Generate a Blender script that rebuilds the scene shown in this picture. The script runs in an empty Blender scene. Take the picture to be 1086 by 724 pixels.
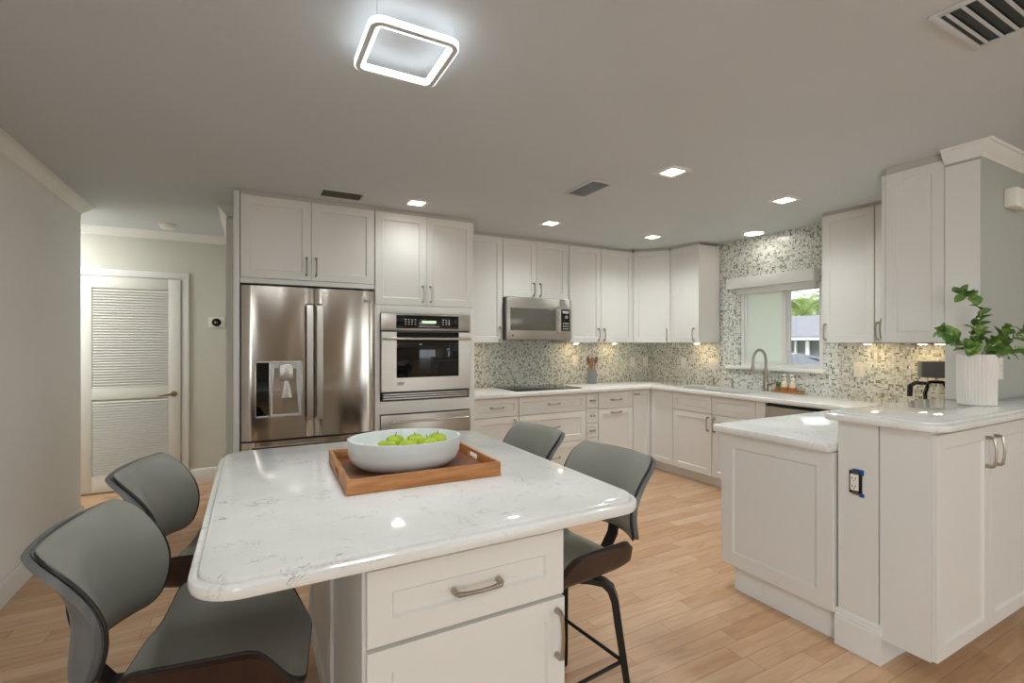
import bpy, bmesh, math, random
from mathutils import Vector, Matrix

random.seed(7)
C = bpy.context.scene.collection
PI = math.pi
SC = bpy.context.scene

# ------------------------------------------------------------------ camera, world, exposure
cam_d = bpy.data.cameras.new('camera')
cam = bpy.data.objects.new('camera', cam_d)
C.objects.link(cam)
cam.location = (0, 0, 1.38)
cam.rotation_euler = (PI / 2, 0, -math.radians(28.3))
cam_d.sensor_width = 36.0
cam_d.lens = 514.0 / 1086.0 * 36.0
cam_d.shift_y = 1.0 / 1086.0
cam_d.clip_start = 0.02
cam_d.clip_end = 300
SC.camera = cam
SC.view_settings.view_transform = 'Standard'
SC.view_settings.look = 'None'
SC.view_settings.gamma = 1.0
SC.view_settings.use_curve_mapping = False
SC.view_settings.exposure = 0.0

world = bpy.data.worlds.new('sky')
SC.world = world
world.use_nodes = True
wn = world.node_tree.nodes
wn['Background'].inputs[0].default_value = (0.88, 0.95, 1.0, 1)
wn['Background'].inputs[1].default_value = 1.9


def sun(name, rot, strength, color, angle):
    d = bpy.data.lights.new(name, 'SUN')
    d.energy = strength
    d.color = color
    d.angle = angle
    o = bpy.data.objects.new(name, d)
    o.rotation_euler = rot
    C.objects.link(o)


def area(name, loc, rot, sx, sy, power, color):
    d = bpy.data.lights.new(name, 'AREA')
    d.shape = 'RECTANGLE'
    d.size, d.size_y = sx, sy
    d.energy = power
    d.color = color
    o = bpy.data.objects.new(name, d)
    o.location = loc
    o.rotation_euler = rot
    C.objects.link(o)
    return o


sun('sun', (math.radians(52), 0, math.radians(-70)), 2.2, (1.0, 0.95, 0.88), 0.03)
# added fill lights, placed as daylight at assumed living-room openings behind the camera
area('fill_sliding_door', (5.2, -8.40, 1.12), (PI / 2, 0, 0), 3.1, 2.1, 50, (0.90, 0.96, 1.0))
area('fill_left_window', (-1.10, -2.7, 1.45), (PI / 2, 0, -PI / 2), 2.8, 1.3, 72, (0.90, 0.96, 1.0))  # added to brighten the surfaces that face left
area('fill_side_window', (6.9, -3.6, 1.45), (PI / 2, 0, PI / 2), 2.4, 1.3, 20, (0.95, 0.98, 1.0))

# unseen fill lights added at ceiling height, behind and beside the camera
for k, (x, y) in enumerate(((2.5, -0.7), (-0.2, -0.9), (1.1, -0.5), (3.6, 0.1), (0.3, -2.6), (2.6, -2.6))):
    area('living_room_fill', (x, y, 2.43), (0, 0, 0), 0.22, 0.22, (2.5, 7.0, 2.5, 4.0, 8.0, 4.0)[k], (0.90, 0.985, 1.0))

area('hall_fill', (-1.95, 5.15, 2.42), (0, 0, 0), 0.5, 0.5, 24, (0.98, 0.98, 1.0))  # unseen light added to brighten the hall wall and door

LAMP = dict(down=14.0, disc=24.0, ring=2.4, puck=90.0, spot=42.5, strip=2.9)


# ------------------------------------------------------------------ materials
def lin(c):
    c = c / 255.0
    return c / 12.92 if c <= 0.04045 else ((c + 0.055) / 1.055) ** 2.4


def rgb(r, g, b):
    return (lin(r), lin(g), lin(b), 1.0)


class NT:
    def __init__(self, name):
        self.m = bpy.data.materials.new(name)
        self.m.use_nodes = True
        self.t = self.m.node_tree
        self.b = self.t.nodes['Principled BSDF']

    def node(self, kind, **kw):
        n = self.t.nodes.new(kind)
        for k, v in kw.items():
            setattr(n, k, v)
        return n

    def link(self, a, b):
        self.t.links.new(a, b)

    def val(self, sock, v):
        if hasattr(v, 'is_linked') or hasattr(v, 'links'):
            self.link(v, sock)
        else:
            sock.default_value = v

    def math(self, op, a, b=0.0, c=None):
        n = self.node('ShaderNodeMath', operation=op)
        self.val(n.inputs[0], a)
        self.val(n.inputs[1], b)
        if c is not None:
            self.val(n.inputs[2], c)
        return n.outputs[0]

    def obj(self):
        return self.node('ShaderNodeTexCoord').outputs['Object']

    def sep(self, v):
        n = self.node('ShaderNodeSeparateXYZ')
        self.link(v, n.inputs[0])
        return n.outputs

    def comb(self, x, y, z):
        n = self.node('ShaderNodeCombineXYZ')
        for i, q in enumerate((x, y, z)):
            self.val(n.inputs[i], q)
        return n.outputs[0]

    def noise(self, vec, scale, detail=3, rough=0.5, dist=0.0):
        n = self.node('ShaderNodeTexNoise')
        self.link(vec, n.inputs['Vector'])
        n.inputs['Scale'].default_value = scale
        n.inputs['Detail'].default_value = detail
        n.inputs['Roughness'].default_value = rough
        n.inputs['Distortion'].default_value = dist
        return n.outputs['Fac']

    def scalev(self, v, s):
        n = self.node('ShaderNodeMapping')
        self.link(v, n.inputs[0])
        n.inputs['Scale'].default_value = s
        return n.outputs[0]

    def ramp(self, fac, stops, mode='LINEAR'):
        n = self.node('ShaderNodeValToRGB')
        cr = n.color_ramp
        cr.interpolation = mode
        while len(cr.elements) < len(stops):
            cr.elements.new(0.5)
        for e, (p, c) in zip(cr.elements, stops):
            e.position = p
            e.color = c
        self.link(fac, n.inputs[0])
        return n.outputs[0]

    def mix(self, fac, a, b, blend='MIX'):
        n = self.node('ShaderNodeMix', data_type='RGBA', blend_type=blend)
        self.val(n.inputs[0], fac)
        self.val(n.inputs[6], a)
        self.val(n.inputs[7], b)
        return n.outputs[2]

    def bump(self, h, strength, dist=0.01):
        n = self.node('ShaderNodeBump')
        n.inputs['Strength'].default_value = strength
        n.inputs['Distance'].default_value = dist
        self.link(h, n.inputs['Height'])
        self.link(n.outputs[0], self.b.inputs['Normal'])

    def set(self, **kw):
        for k, v in kw.items():
            self.val(self.b.inputs[k.replace('_', ' ')], v)
        return self


def paint(name, c, rough=0.5, var=0.03, bump=0.0, metal=0.0, bscale=180):
    n = NT(name)
    o = n.obj()
    f = n.noise(o, 1.7, 3)
    d = tuple(max(0, x * (1 - var)) for x in c[:3]) + (1,)
    e = tuple(min(1, x * (1 + var)) for x in c[:3]) + (1,)
    n.set(Base_Color=n.ramp(f, [(0.3, d), (0.7, e)]), Roughness=rough, Metallic=metal)
    if bump:
        n.bump(n.noise(o, bscale, 2), bump, 0.002)
    return n.m


def emit(name, c, s):
    n = NT(name)
    n.b.inputs['Base Color'].default_value = (0.8, 0.8, 0.8, 1)
    n.b.inputs['Emission Color'].default_value = c
    n.b.inputs['Emission Strength'].default_value = s
    return n.m


M = {}
M['white'] = paint('cabinet_white_paint', rgb(228, 225, 218), 0.36, 0.008)
M['trim'] = paint('trim_white_paint', rgb(232, 231, 226), 0.4, 0.01)
M['door_white'] = paint('door_white_paint', rgb(222, 221, 212), 0.45, 0.01)
M['wall_light'] = paint('wall_pale_grey_paint', rgb(243, 243, 240), 0.6, 0.012, 0.05)
M['wall_sage'] = paint('wall_sage_grey_paint', rgb(208, 207, 194), 0.6, 0.012, 0.05)
M['wall_grey'] = paint('wall_cool_grey_paint', rgb(172, 173, 164), 0.6, 0.012, 0.05)
M['wall_far'] = paint('living_room_paint', rgb(206, 190, 170), 0.7, 0.02)
M['ceiling'] = paint('ceiling_paint', rgb(205, 209, 212), 0.75, 0.015, 0.06)
M['shaded_strip'] = paint('scribe_shade_paint', rgb(196, 190, 180), 0.7)  # scribe strips toned darker than the cabinets to paint in the shadow line
M['black'] = paint('black_plastic', rgb(22, 22, 24), 0.35)
M['black_gloss'] = paint('black_glass', rgb(16, 17, 18), 0.04)
M['grey_vent'] = paint('grey_vent_metal', rgb(110, 108, 102), 0.5)
M['smoked_glass'] = paint('smoked_mesh_glass', rgb(98, 94, 86), 0.12)
M['nickel'] = paint('brushed_nickel', rgb(176, 168, 156), 0.28, 0.03, 0.0, 1.0)
M['brass'] = paint('aged_brass', rgb(150, 132, 96), 0.3, 0.04, 0.0, 1.0)
M['plate'] = paint('outlet_white_plastic', rgb(238, 232, 220), 0.35, 0.01)
M['leather'] = paint('grey_leather', rgb(138, 137, 128), 0.31, 0.05, 0.10, bscale=320)
M['piping'] = paint('charcoal_piping', rgb(30, 29, 28), 0.4, 0.05)
M['leg_black'] = paint('black_steel', rgb(38, 35, 32), 0.38, 0.05, 0.0, 0.4)
M['ceramic'] = paint('white_ceramic', rgb(226, 232, 230), 0.32, 0.01)
M['pot'] = paint('ribbed_ceramic', rgb(226, 220, 212), 0.5, 0.02)
M['soil'] = paint('potting_soil', rgb(60, 45, 34), 0.9, 0.2)
M['grey_crock'] = paint('grey_stoneware', rgb(132, 136, 140), 0.5, 0.04)
M['blue_plastic'] = paint('blue_plastic', rgb(28, 84, 160), 0.4)
M['grey_plastic'] = paint('grey_plastic', rgb(158, 160, 160), 0.4)
M['pale_grey_plastic'] = paint('pale_grey_plastic', rgb(214, 216, 216), 0.4)
M['dark_grey_plastic'] = paint('dark_grey_plastic', rgb(74, 74, 78), 0.35)
M['amber'] = paint('amber_soap', rgb(206, 128, 48), 0.15, 0.05)
M['pale_soap'] = paint('pale_bottle_plastic', rgb(222, 214, 190), 0.2)
M['brown_plastic'] = paint('bronze_plastic', rgb(130, 98, 74), 0.35)
M['lens'] = emit('lamp_lens', (1.0, 0.94, 0.86, 1), LAMP['down'])
M['disc_lens'] = emit('disc_lamp_lens', (1.0, 0.95, 0.88, 1), LAMP['disc'])
M['ring_lens'] = emit('ring_lamp_acrylic', (0.86, 0.94, 1.0, 1), LAMP['ring'])
M['puck_lens'] = emit('puck_lamp_lens', (1.0, 0.74, 0.42, 1), LAMP['puck'])
M['display'] = emit('clock_display', (0.5, 0.8, 0.25, 1), 0.7)
M['marking'] = paint('panel_marking', rgb(190, 190, 188), 0.5)


def steel(name, c, rough, wav, axis_scale):
    n = NT(name)
    o = n.obj()
    fine = n.noise(n.scalev(o, axis_scale), 1.0, 2)
    n.set(Base_Color=n.ramp(fine, [(0.3, tuple(x * 0.94 for x in c[:3]) + (1,)), (0.7, c)]), Roughness=rough, Metallic=1.0)
    if wav:
        n.bump(n.noise(n.scalev(o, (5.0, 5.0, 0.9)), 1.0, 1, 0.4), wav, 0.02)
    return n.m


M['steel'] = steel('stainless_steel', rgb(188, 181, 171), 0.15, 0.55, (300, 300, 4))
M['steel_flat'] = steel('stainless_trim', rgb(192, 186, 177), 0.34, 0.0, (4, 4, 300))


def m_quartz():
    n = NT('white_quartz')
    o = n.obj()
    cloud = n.noise(o, 3.0, 4, 0.6, 0.8)
    base = n.ramp(cloud, [(0.3, rgb(226, 224, 218)), (0.75, rgb(240, 238, 233))])
    v = n.noise(o, 9.0, 5, 0.62, 1.6)
    ridge = n.math('ABSOLUTE', n.math('SUBTRACT', v, 0.5))
    line = n.ramp(ridge, [(0.0, (1, 1, 1, 1)), (0.016, (0, 0, 0, 1))])
    gate = n.ramp(n.noise(o, 13.0, 2, 0.5), [(0.53, (0, 0, 0, 1)), (0.66, (1, 1, 1, 1))])
    fac = n.math('MULTIPLY', n.math('MULTIPLY', line, gate), 0.62)
    col = n.mix(fac, base, rgb(120, 120, 122))
    sp = n.ramp(n.noise(o, 90.0, 2, 0.5), [(0.66, (0, 0, 0, 1)), (0.72, (1, 1, 1, 1))])
    col = n.mix(n.math('MULTIPLY', sp, 0.16), col, rgb(150, 148, 144))
    n.set(Base_Color=col, Roughness=0.07)
    return n.m


M['quartz'] = m_quartz()


def m_floor():
    n = NT('plank_tile_floor')
    o = n.obj()
    x, y, z = n.sep(o)
    W = 0.0945
    ry = n.math('DIVIDE', n.math('ADD', y, 20 * W - 0.0635), W)
    row = n.math('FLOOR', ry)
    fy = n.math('FRACT', ry)
    wn1 = n.node('ShaderNodeTexWhiteNoise', noise_dimensions='1D')
    n.link(row, wn1.inputs['W'])
    L = 0.62
    rx = n.math('ADD', n.math('DIVIDE', x, L), n.math('MULTIPLY', wn1.outputs['Value'], 7.0))
    colm = n.math('FLOOR', rx)
    fx = n.math('FRACT', rx)
    wn2 = n.node('ShaderNodeTexWhiteNoise', noise_dimensions='2D')
    n.link(n.comb(row, colm, 0.0), wn2.inputs['Vector'])
    r = wn2.outputs['Value']
    base = n.ramp(r, [(0.0, rgb(184, 136, 94)), (0.25, rgb(206, 165, 127)), (0.5, rgb(216, 181, 146)),
                      (0.75, rgb(196, 150, 108)), (1.0, rgb(222, 191, 160))])
    off = n.comb(n.math('MULTIPLY', r, 13.0), n.math('MULTIPLY', r, 29.0), 0.0)
    add = n.node('ShaderNodeVectorMath', operation='ADD')
    n.link(o, add.inputs[0])
    n.link(off, add.inputs[1])
    grain = n.noise(n.scalev(add.outputs[0], (3.0, 26.0, 1.0)), 1.0, 5, 0.6, 0.6)
    col = n.mix(0.42, base, n.ramp(grain, [(0.25, rgb(174, 124, 84)), (0.6, rgb(214, 180, 146)), (0.8, rgb(226, 196, 166))]), 'MIX')
    swirl = n.noise(n.scalev(add.outputs[0], (2.0, 7.0, 1.0)), 1.0, 3, 0.5, 1.5)
    col = n.mix(n.math('MULTIPLY', n.ramp(swirl, [(0.55, (0, 0, 0, 1)), (0.75, (1, 1, 1, 1))]), 0.35), col, rgb(158, 110, 76))
    ey = n.math('MINIMUM', fy, n.math('SUBTRACT', 1.0, fy))
    ex = n.math('MINIMUM', fx, n.math('SUBTRACT', 1.0, fx))
    gy = n.math('LESS_THAN', ey, 0.016)
    gx = n.math('LESS_THAN', ex, 0.0026)
    g = n.math('MAXIMUM', gx, gy)
    col = n.mix(n.math('MULTIPLY', g, 0.75), col, rgb(146, 112, 88))
    n.set(Base_Color=col, Roughness=0.33)
    n.bump(n.math('SUBTRACT', n.math('MULTIPLY', grain, 0.15), g), 0.25, 0.002)
    return n.m


M['floor'] = m_floor()


def m_mosaic(name, axis):
    """small glass-and-stone basket weave on a wall; axis = the wall's horizontal axis"""
    n = NT(name)
    o = n.obj()
    x, y, z = n.sep(o)
    h = x if axis == 'x' else y
    # the weave lies at 45 degrees on the wall
    B = 0.025
    u = n.math('DIVIDE', n.math('ADD', n.math('MULTIPLY', h, 0.7071), n.math('MULTIPLY', z, 0.7071)), B)
    v = n.math('DIVIDE', n.math('SUBTRACT', n.math('MULTIPLY', z, 0.7071), n.math('MULTIPLY', h, 0.7071)), B)
    if axis == 'y':
        u = n.math('DIVIDE', h, B)
        v = n.math('DIVIDE', z, B)
    iu, iv = n.math('FLOOR', u), n.math('FLOOR', v)
    fu, fv = n.math('FRACT', u), n.math('FRACT', v)
    par = n.math('FLOORED_MODULO', n.math('ADD', iu, iv), 2.0)
    # strip coordinate: split u when par = 0, v when par = 1
    s = n.math('ADD', n.math('MULTIPLY', fu, n.math('SUBTRACT', 1.0, par)), n.math('MULTIPLY', fv, par))
    t = n.math('ADD', n.math('MULTIPLY', fv, n.math('SUBTRACT', 1.0, par)), n.math('MULTIPLY', fu, par))
    half = n.math('FLOOR', n.math('MULTIPLY', s, 2.0))
    fs = n.math('FRACT', n.math('MULTIPLY', s, 2.0))
    w = n.node('ShaderNodeTexWhiteNoise', noise_dimensions='3D')
    n.link(n.comb(iu, iv, half), w.inputs['Vector'])
    r = w.outputs['Value']
    col = n.ramp(r, [(0.0, rgb(226, 229, 222)), (0.22, rgb(206, 211, 202)), (0.40, rgb(232, 235, 230)),
                     (0.58, rgb(184, 192, 182)), (0.70, rgb(222, 220, 206)), (0.80, rgb(160, 166, 156)), (0.90, rgb(112, 116, 108)), (0.96, rgb(142, 142, 128))], 'CONSTANT')
    es = n.math('MINIMUM', fs, n.math('SUBTRACT', 1.0, fs))
    et = n.math('MINIMUM', t, n.math('SUBTRACT', 1.0, t))
    g = n.math('MAXIMUM', n.math('LESS_THAN', es, 0.10), n.math('LESS_THAN', et, 0.05))
    col = n.mix(g, col, rgb(196, 192, 178))
    n.set(Base_Color=col, Roughness=n.math('ADD', 0.16, n.math('MULTIPLY', g, 0.5)))
    n.bump(n.math('SUBTRACT', 1.0, g), 0.3, 0.001)
    return n.m


M['mosaic_x'] = m_mosaic('mosaic_back_wall', 'x')
M['mosaic_y'] = m_mosaic('mosaic_window_wall', 'y')


def m_wood(name, c0, c1, scale, rough=0.4):
    n = NT(name)
    o = n.obj()
    g = n.noise(n.scalev(o, scale), 1.0, 4, 0.6, 1.0)
    n.set(Base_Color=n.ramp(g, [(0.28, c0), (0.7, c1)]), Roughness=rough)
    n.bump(g, 0.05, 0.002)
    return n.m


M['tray_wood'] = m_wood('acacia_wood', rgb(150, 92, 46), rgb(208, 144, 86), (5, 42, 42))
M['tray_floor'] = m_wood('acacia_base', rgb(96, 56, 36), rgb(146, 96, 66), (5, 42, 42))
M['walnut'] = m_wood('dark_walnut', rgb(36, 22, 17), rgb(60, 38, 30), (30, 8, 8), 0.36)
M['back_wood'] = m_wood('charcoal_veneer', rgb(92, 92, 92), rgb(118, 118, 117), (30, 30, 4), 0.42)
M['spoon_wood'] = m_wood('spoon_wood', rgb(150, 104, 66), rgb(186, 140, 98), (30, 30, 4), 0.5)
M['spoon_grey'] = paint('grey_silicone', rgb(120, 106, 100), 0.5)


def m_fruit():
    n = NT('green_apple_skin')
    o = n.obj()
    f = n.noise(o, 14.0, 3)
    n.set(Base_Color=n.ramp(f, [(0.3, rgb(150, 176, 26)), (0.7, rgb(190, 208, 60))]), Roughness=0.3)
    return n.m


M['apple'] = m_fruit()


def m_leaf():
    n = NT('eucalyptus_leaf')
    o = n.obj()
    f = n.noise(o, 22.0, 2)
    n.set(Base_Color=n.ramp(f, [(0.3, rgb(66, 108, 52)), (0.55, rgb(108, 146, 66)), (0.75, rgb(172, 190, 100))]), Roughness=0.42)
    return n.m


M['leaf'] = m_leaf()
M['stem'] = paint('plant_stem', rgb(150, 150, 84), 0.6)


def m_frond():
    n = NT('palm_frond')
    f = n.noise(n.obj(), 0.8, 2)
    n.set(Base_Color=n.ramp(f, [(0.3, rgb(96, 126, 66)), (0.7, rgb(170, 186, 108))]), Roughness=0.5)
    return n.m


M['frond'] = m_frond()
M['trunk'] = paint('palm_trunk', rgb(140, 120, 98), 0.9, 0.2)
M['roof_grey'] = paint('shingle_roof', rgb(142, 142, 150), 0.8, 0.05)
M['screen_dark'] = paint('dark_screen', rgb(108, 112, 112), 0.5, 0.06)
M['house_white'] = paint('house_white', rgb(236, 238, 240), 0.6)
M['lawn'] = paint('lawn', rgb(120, 140, 84), 0.9, 0.2)
M['drive'] = paint('driveway', rgb(190, 186, 178), 0.9, 0.05)
M['car_silver'] = paint('car_silver', rgb(128, 132, 142), 0.25, 0.02, 0.0, 0.4)
M['tyre'] = paint('tyre_rubber', rgb(34, 34, 36), 0.8)


def m_glass(name, tint=(1, 1, 1, 1)):
    n = NT(name)
    t = n.t
    tr = n.node('ShaderNodeBsdfTransparent')
    tr.inputs[0].default_value = tint
    gl = n.node('ShaderNodeBsdfGlossy')
    gl.inputs['Roughness'].default_value = 0.02
    fr = n.node('ShaderNodeFresnel')
    fr.inputs[0].default_value = 1.45
    mx = n.node('ShaderNodeMixShader')
    n.link(fr.outputs[0], mx.inputs[0])
    n.link(tr.outputs[0], mx.inputs[1])
    n.link(gl.outputs[0], mx.inputs[2])
    n.link(mx.outputs[0], t.nodes['Material Output'].inputs[0])
    return n.m


M['glass'] = m_glass('window_glass')


def m_frost():
    n = NT('frosted_pane')
    df = n.node('ShaderNodeBsdfDiffuse')
    df.inputs[0].default_value = rgb(232, 238, 230)
    tl = n.node('ShaderNodeBsdfTranslucent')
    tl.inputs[0].default_value = rgb(250, 253, 249)
    mx = n.node('ShaderNodeMixShader')
    mx.inputs[0].default_value = 0.78
    n.link(df.outputs[0], mx.inputs[1])
    n.link(tl.outputs[0], mx.inputs[2])
    n.link(mx.outputs[0], n.t.nodes['Material Output'].inputs[0])
    return n.m


M['frost'] = m_frost()


# ------------------------------------------------------------------ mesh helpers
def fillet(pts, rad, seg=6):
    """round the corners of a closed polygon; rad is a number or one per corner"""
    out = []
    N = len(pts)
    for i in range(N):
        r = rad[i] if isinstance(rad, (list, tuple)) else rad
        p = Vector(pts[i])
        if r <= 0:
            out.append(tuple(p))
            continue
        a = (Vector(pts[i - 1]) - p)
        b = (Vector(pts[(i + 1) % N]) - p)
        la, lb = a.length, b.length
        a.normalize()
        b.normalize()
        ang = math.acos(max(-1, min(1, a.dot(b))))
        d = min(r / math.tan(ang / 2), la * 0.49, lb * 0.49)
        rr = d * math.tan(ang / 2)
        bis = (a + b).normalized()
        c = p + bis * (rr / math.sin(ang / 2))
        s0, s1 = (p + a * d) - c, (p + b * d) - c
        t0 = math.atan2(s0.y, s0.x)
        t1 = math.atan2(s1.y, s1.x)
        dt = (t1 - t0 + PI) % (2 * PI) - PI
        for k in range(seg + 1):
            t = t0 + dt * k / seg
            out.append((c.x + rr * math.cos(t), c.y + rr * math.sin(t)))
    return out


def refine(outline, step=0.02):
    out = []
    for i in range(len(outline)):
        p, q = Vector(outline[i]), Vector(outline[(i + 1) % len(outline)])
        m = max(1, int(math.ceil((q - p).length / step)))
        out += [tuple(p.lerp(q, k / m)) for k in range(m)]
    return out


class MB:
    def __init__(self):
        self.bm = bmesh.new()
        self.xf = None

    def v(self, p):
        return self.bm.verts.new(self.xf @ Vector(p) if self.xf else Vector(p))

    def box(self, x0, x1, y0, y1, z0, z1, bev=0.0, seg=2):
        vs = [self.v((x, y, z)) for z in (z0, z1) for y in (y0, y1) for x in (x0, x1)]
        F = [(0, 2, 3, 1), (4, 5, 7, 6), (0, 1, 5, 4), (2, 6, 7, 3), (0, 4, 6, 2), (1, 3, 7, 5)]
        fs = [self.bm.faces.new([vs[i] for i in f]) for f in F]
        if bev > 0:
            es = list({e for f in fs for e in f.edges})
            bmesh.ops.bevel(self.bm, geom=es, offset=bev, segments=seg, affect='EDGES', profile=0.5)
        return self

    def loft(self, loops, cap0=True, cap1=True, closed=True):
        rows = [[self.v(p) for p in L] for L in loops]
        for a, b in zip(rows[:-1], rows[1:]):
            n = len(a)
            for i in range(n if closed else n - 1):
                j = (i + 1) % n
                try:
                    self.bm.faces.new((a[i], a[j], b[j], b[i]))
                except ValueError:
                    pass
        if cap0:
            self.bm.faces.new(list(reversed(rows[0])))
        if cap1:
            self.bm.faces.new(rows[-1])
        return self

    def prism(self, outline, z0, z1):
        return self.loft([[(x, y, z0) for x, y in outline], [(x, y, z1) for x, y in outline]])

    def lathe(self, prof, c=(0, 0, 0), n=32, cap0=True, cap1=True, flute=0, fd=0.0):
        loops = []
        for r, z in prof:
            L = []
            for i in range(n):
                t = 2 * PI * i / n
                rr = r
                if flute:
                    rr = r - fd * (0.5 + 0.5 * math.cos(flute * t))
                L.append((c[0] + rr * math.cos(t), c[1] + rr * math.sin(t), c[2] + z))
            loops.append(L)
        return self.loft(loops, cap0, cap1)

    def tube(self, pts, r, n=10, caps=True, closed=False, flat=None):
        """r: number or per point; flat=(a,b) rectangular half sizes per point list"""
        P = [Vector(p) for p in pts]
        N = len(P)
        loops = []
        up = None
        for i in range(N):
            if closed:
                t = (P[(i + 1) % N] - P[i - 1]).normalized()
            else:
                t = (P[min(i + 1, N - 1)] - P[max(i - 1, 0)]).normalized()
            if up is None:
                ref = Vector((0, 0, 1)) if abs(t.z) < 0.9 else Vector((1, 0, 0))
                up = (ref - t * ref.dot(t)).normalized()
            else:
                up = (up - t * up.dot(t)).normalized()
            side = t.cross(up)
            if flat:
                a, b = flat[i] if isinstance(flat, list) else flat
                L = [P[i] + side * (sx * a) + up * (sy * b) for sx, sy in ((-1, -1), (1, -1), (1, 1), (-1, 1))]
            else:
                rr = r[i] if isinstance(r, (list, tuple)) else r
                L = [P[i] + side * (rr * math.cos(2 * PI * k / n)) + up * (rr * math.sin(2 * PI * k / n)) for k in range(n)]
            loops.append([tuple(q) for q in L])
        if closed:
            loops.append(loops[0])
            return self.loft(loops, False, False)
        return self.loft(loops, caps, caps)

    def ball(self, c, r, su=16, sv=10, sc=(1, 1, 1)):
        prof = []
        loops = []
        for j in range(1, sv):
            a = -PI / 2 + PI * j / sv
            loops.append([(c[0] + sc[0] * r * math.cos(a) * math.cos(2 * PI * i / su),
                           c[1] + sc[1] * r * math.cos(a) * math.sin(2 * PI * i / su),
                           c[2] + sc[2] * r * math.sin(a)) for i in range(su)])
        return self.loft(loops)

    def shell(self, outline, fmap, front, back, rings=10, cx=0.0, cy=0.0):
        """curved cushion or plywood: outline in (a, b), mapped to space by fmap, thick by front(s)/back(s)"""
        e = 1e-3

        def pn(a, b):
            p = Vector(fmap(a, b))
            du = Vector(fmap(a + e, b)) - Vector(fmap(a - e, b))
            dv = Vector(fmap(a, b + e)) - Vector(fmap(a, b - e))
            return p, du.cross(dv).normalized()
        SS = [1.0 - (1.0 - k / rings) ** 1.25 for k in range(rings, 0, -1)]
        fr, bk = [], []
        for s in SS:
            A, B = [], []
            for (a, b) in outline:
                p, nn = pn(cx + (a - cx) * s, cy + (b - cy) * s)
                A.append(tuple(p + nn * front(s)))
                B.append(tuple(p - nn * back(s)))
            fr.append(A)
            bk.append(B)
        p, nn = pn(cx, cy)
        loops = list(reversed(fr)) + bk
        rows = [[self.v(q) for q in L] for L in loops]
        for a, b in zip(rows[:-1], rows[1:]):
            n = len(a)
            for i in range(n):
                j = (i + 1) % n
                self.bm.faces.new((a[i], a[j], b[j], b[i]))
        cf, cb = self.v(p + nn * front(0.0)), self.v(p - nn * back(0.0))
        n = len(rows[0])
        for i in range(n):
            j = (i + 1) % n
            self.bm.faces.new((cf, rows[0][j], rows[0][i]))
            self.bm.faces.new((cb, rows[-1][i], rows[-1][j]))
        return self

    def shaker(self, x0, x1, z0, z1, y=0.0, t=0.02, rail=0.057, dep=0.009):
        def L(i, yy):
            return [(x0 + i, yy, z0 + i), (x1 - i, yy, z0 + i), (x1 - i, yy, z1 - i), (x0 + i, yy, z1 - i)]
        return self.loft([L(0, y + t), L(0, y + 0.0015), L(0.0015, y), L(rail, y), L(rail + 0.006, y + dep)])

    def slab_panel(self, x0, x1, z0, z1, y=0.0, t=0.02):
        def L(i, yy):
            return [(x0 + i, yy, z0 + i), (x1 - i, yy, z0 + i), (x1 - i, yy, z1 - i), (x0 + i, yy, z1 - i)]
        return self.loft([L(0, y + t), L(0, y + 0.0015), L(0.0015, y)])


def obj(name, mb, mat, parent=None, smooth=35, **props):
    bm = mb.bm
    bmesh.ops.recalc_face_normals(bm, faces=bm.faces)
    me = bpy.data.meshes.new(name)
    bm.to_mesh(me)
    bm.free()
    if smooth:
        me.polygons.foreach_set('use_smooth', [True] * len(me.polygons))
        me.set_sharp_from_angle(angle=math.radians(smooth))
    me.materials.append(M[mat] if isinstance(mat, str) else mat)
    o = bpy.data.objects.new(name, me)
    C.objects.link(o)
    if parent:
        o.parent = parent
    for k, v in props.items():
        o[k] = v
    return o


def tag(o, label, cat, group=None):
    o['label'] = label
    o['category'] = cat
    if group:
        o['group'] = group
    return o


def thing(name, label, cat, loc=(0, 0, 0), rz=0.0, group=None):
    o = bpy.data.objects.new(name, None)
    o.empty_display_size = 0.1
    C.objects.link(o)
    o.location = loc
    o.rotation_euler = (0, 0, rz)
    return tag(o, label, cat, group)


def struct(name, mb, mat, parent=None, smooth=35):
    o = obj(name, mb, mat, parent, smooth)
    if not parent:
        o['kind'] = 'structure'
    return o


def copy_tree(o, loc, rz, label, group=None):
    r = o.copy()
    C.objects.link(r)
    r.location = loc
    r.rotation_euler = (0, 0, rz)
    r['label'] = label
    if group:
        r['group'] = group
    for ch in o.children:
        c = ch.copy()
        C.objects.link(c)
        c.parent = r
        for g in ch.children:
            d = g.copy()
            C.objects.link(d)
            d.parent = c
    return r


def bool_cut(o, x0, x1, y0, y1, z0, z1):
    """cut a box out of a mesh object and keep the result as plain mesh"""
    cb = obj('cutter', MB().box(x0, x1, y0, y1, z0, z1), 'white', None, 0)
    md = o.modifiers.new('cut', 'BOOLEAN')
    md.operation = 'DIFFERENCE'
    md.solver = 'EXACT'
    md.object = cb
    dg = bpy.context.evaluated_depsgraph_get()
    dg.update()
    me = bpy.data.meshes.new_from_object(o.evaluated_get(dg))
    o.modifiers.clear()
    o.data = me
    bpy.data.objects.remove(cb, do_unlink=True)


R90 = -PI / 2      # a front that faces the -X side

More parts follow.
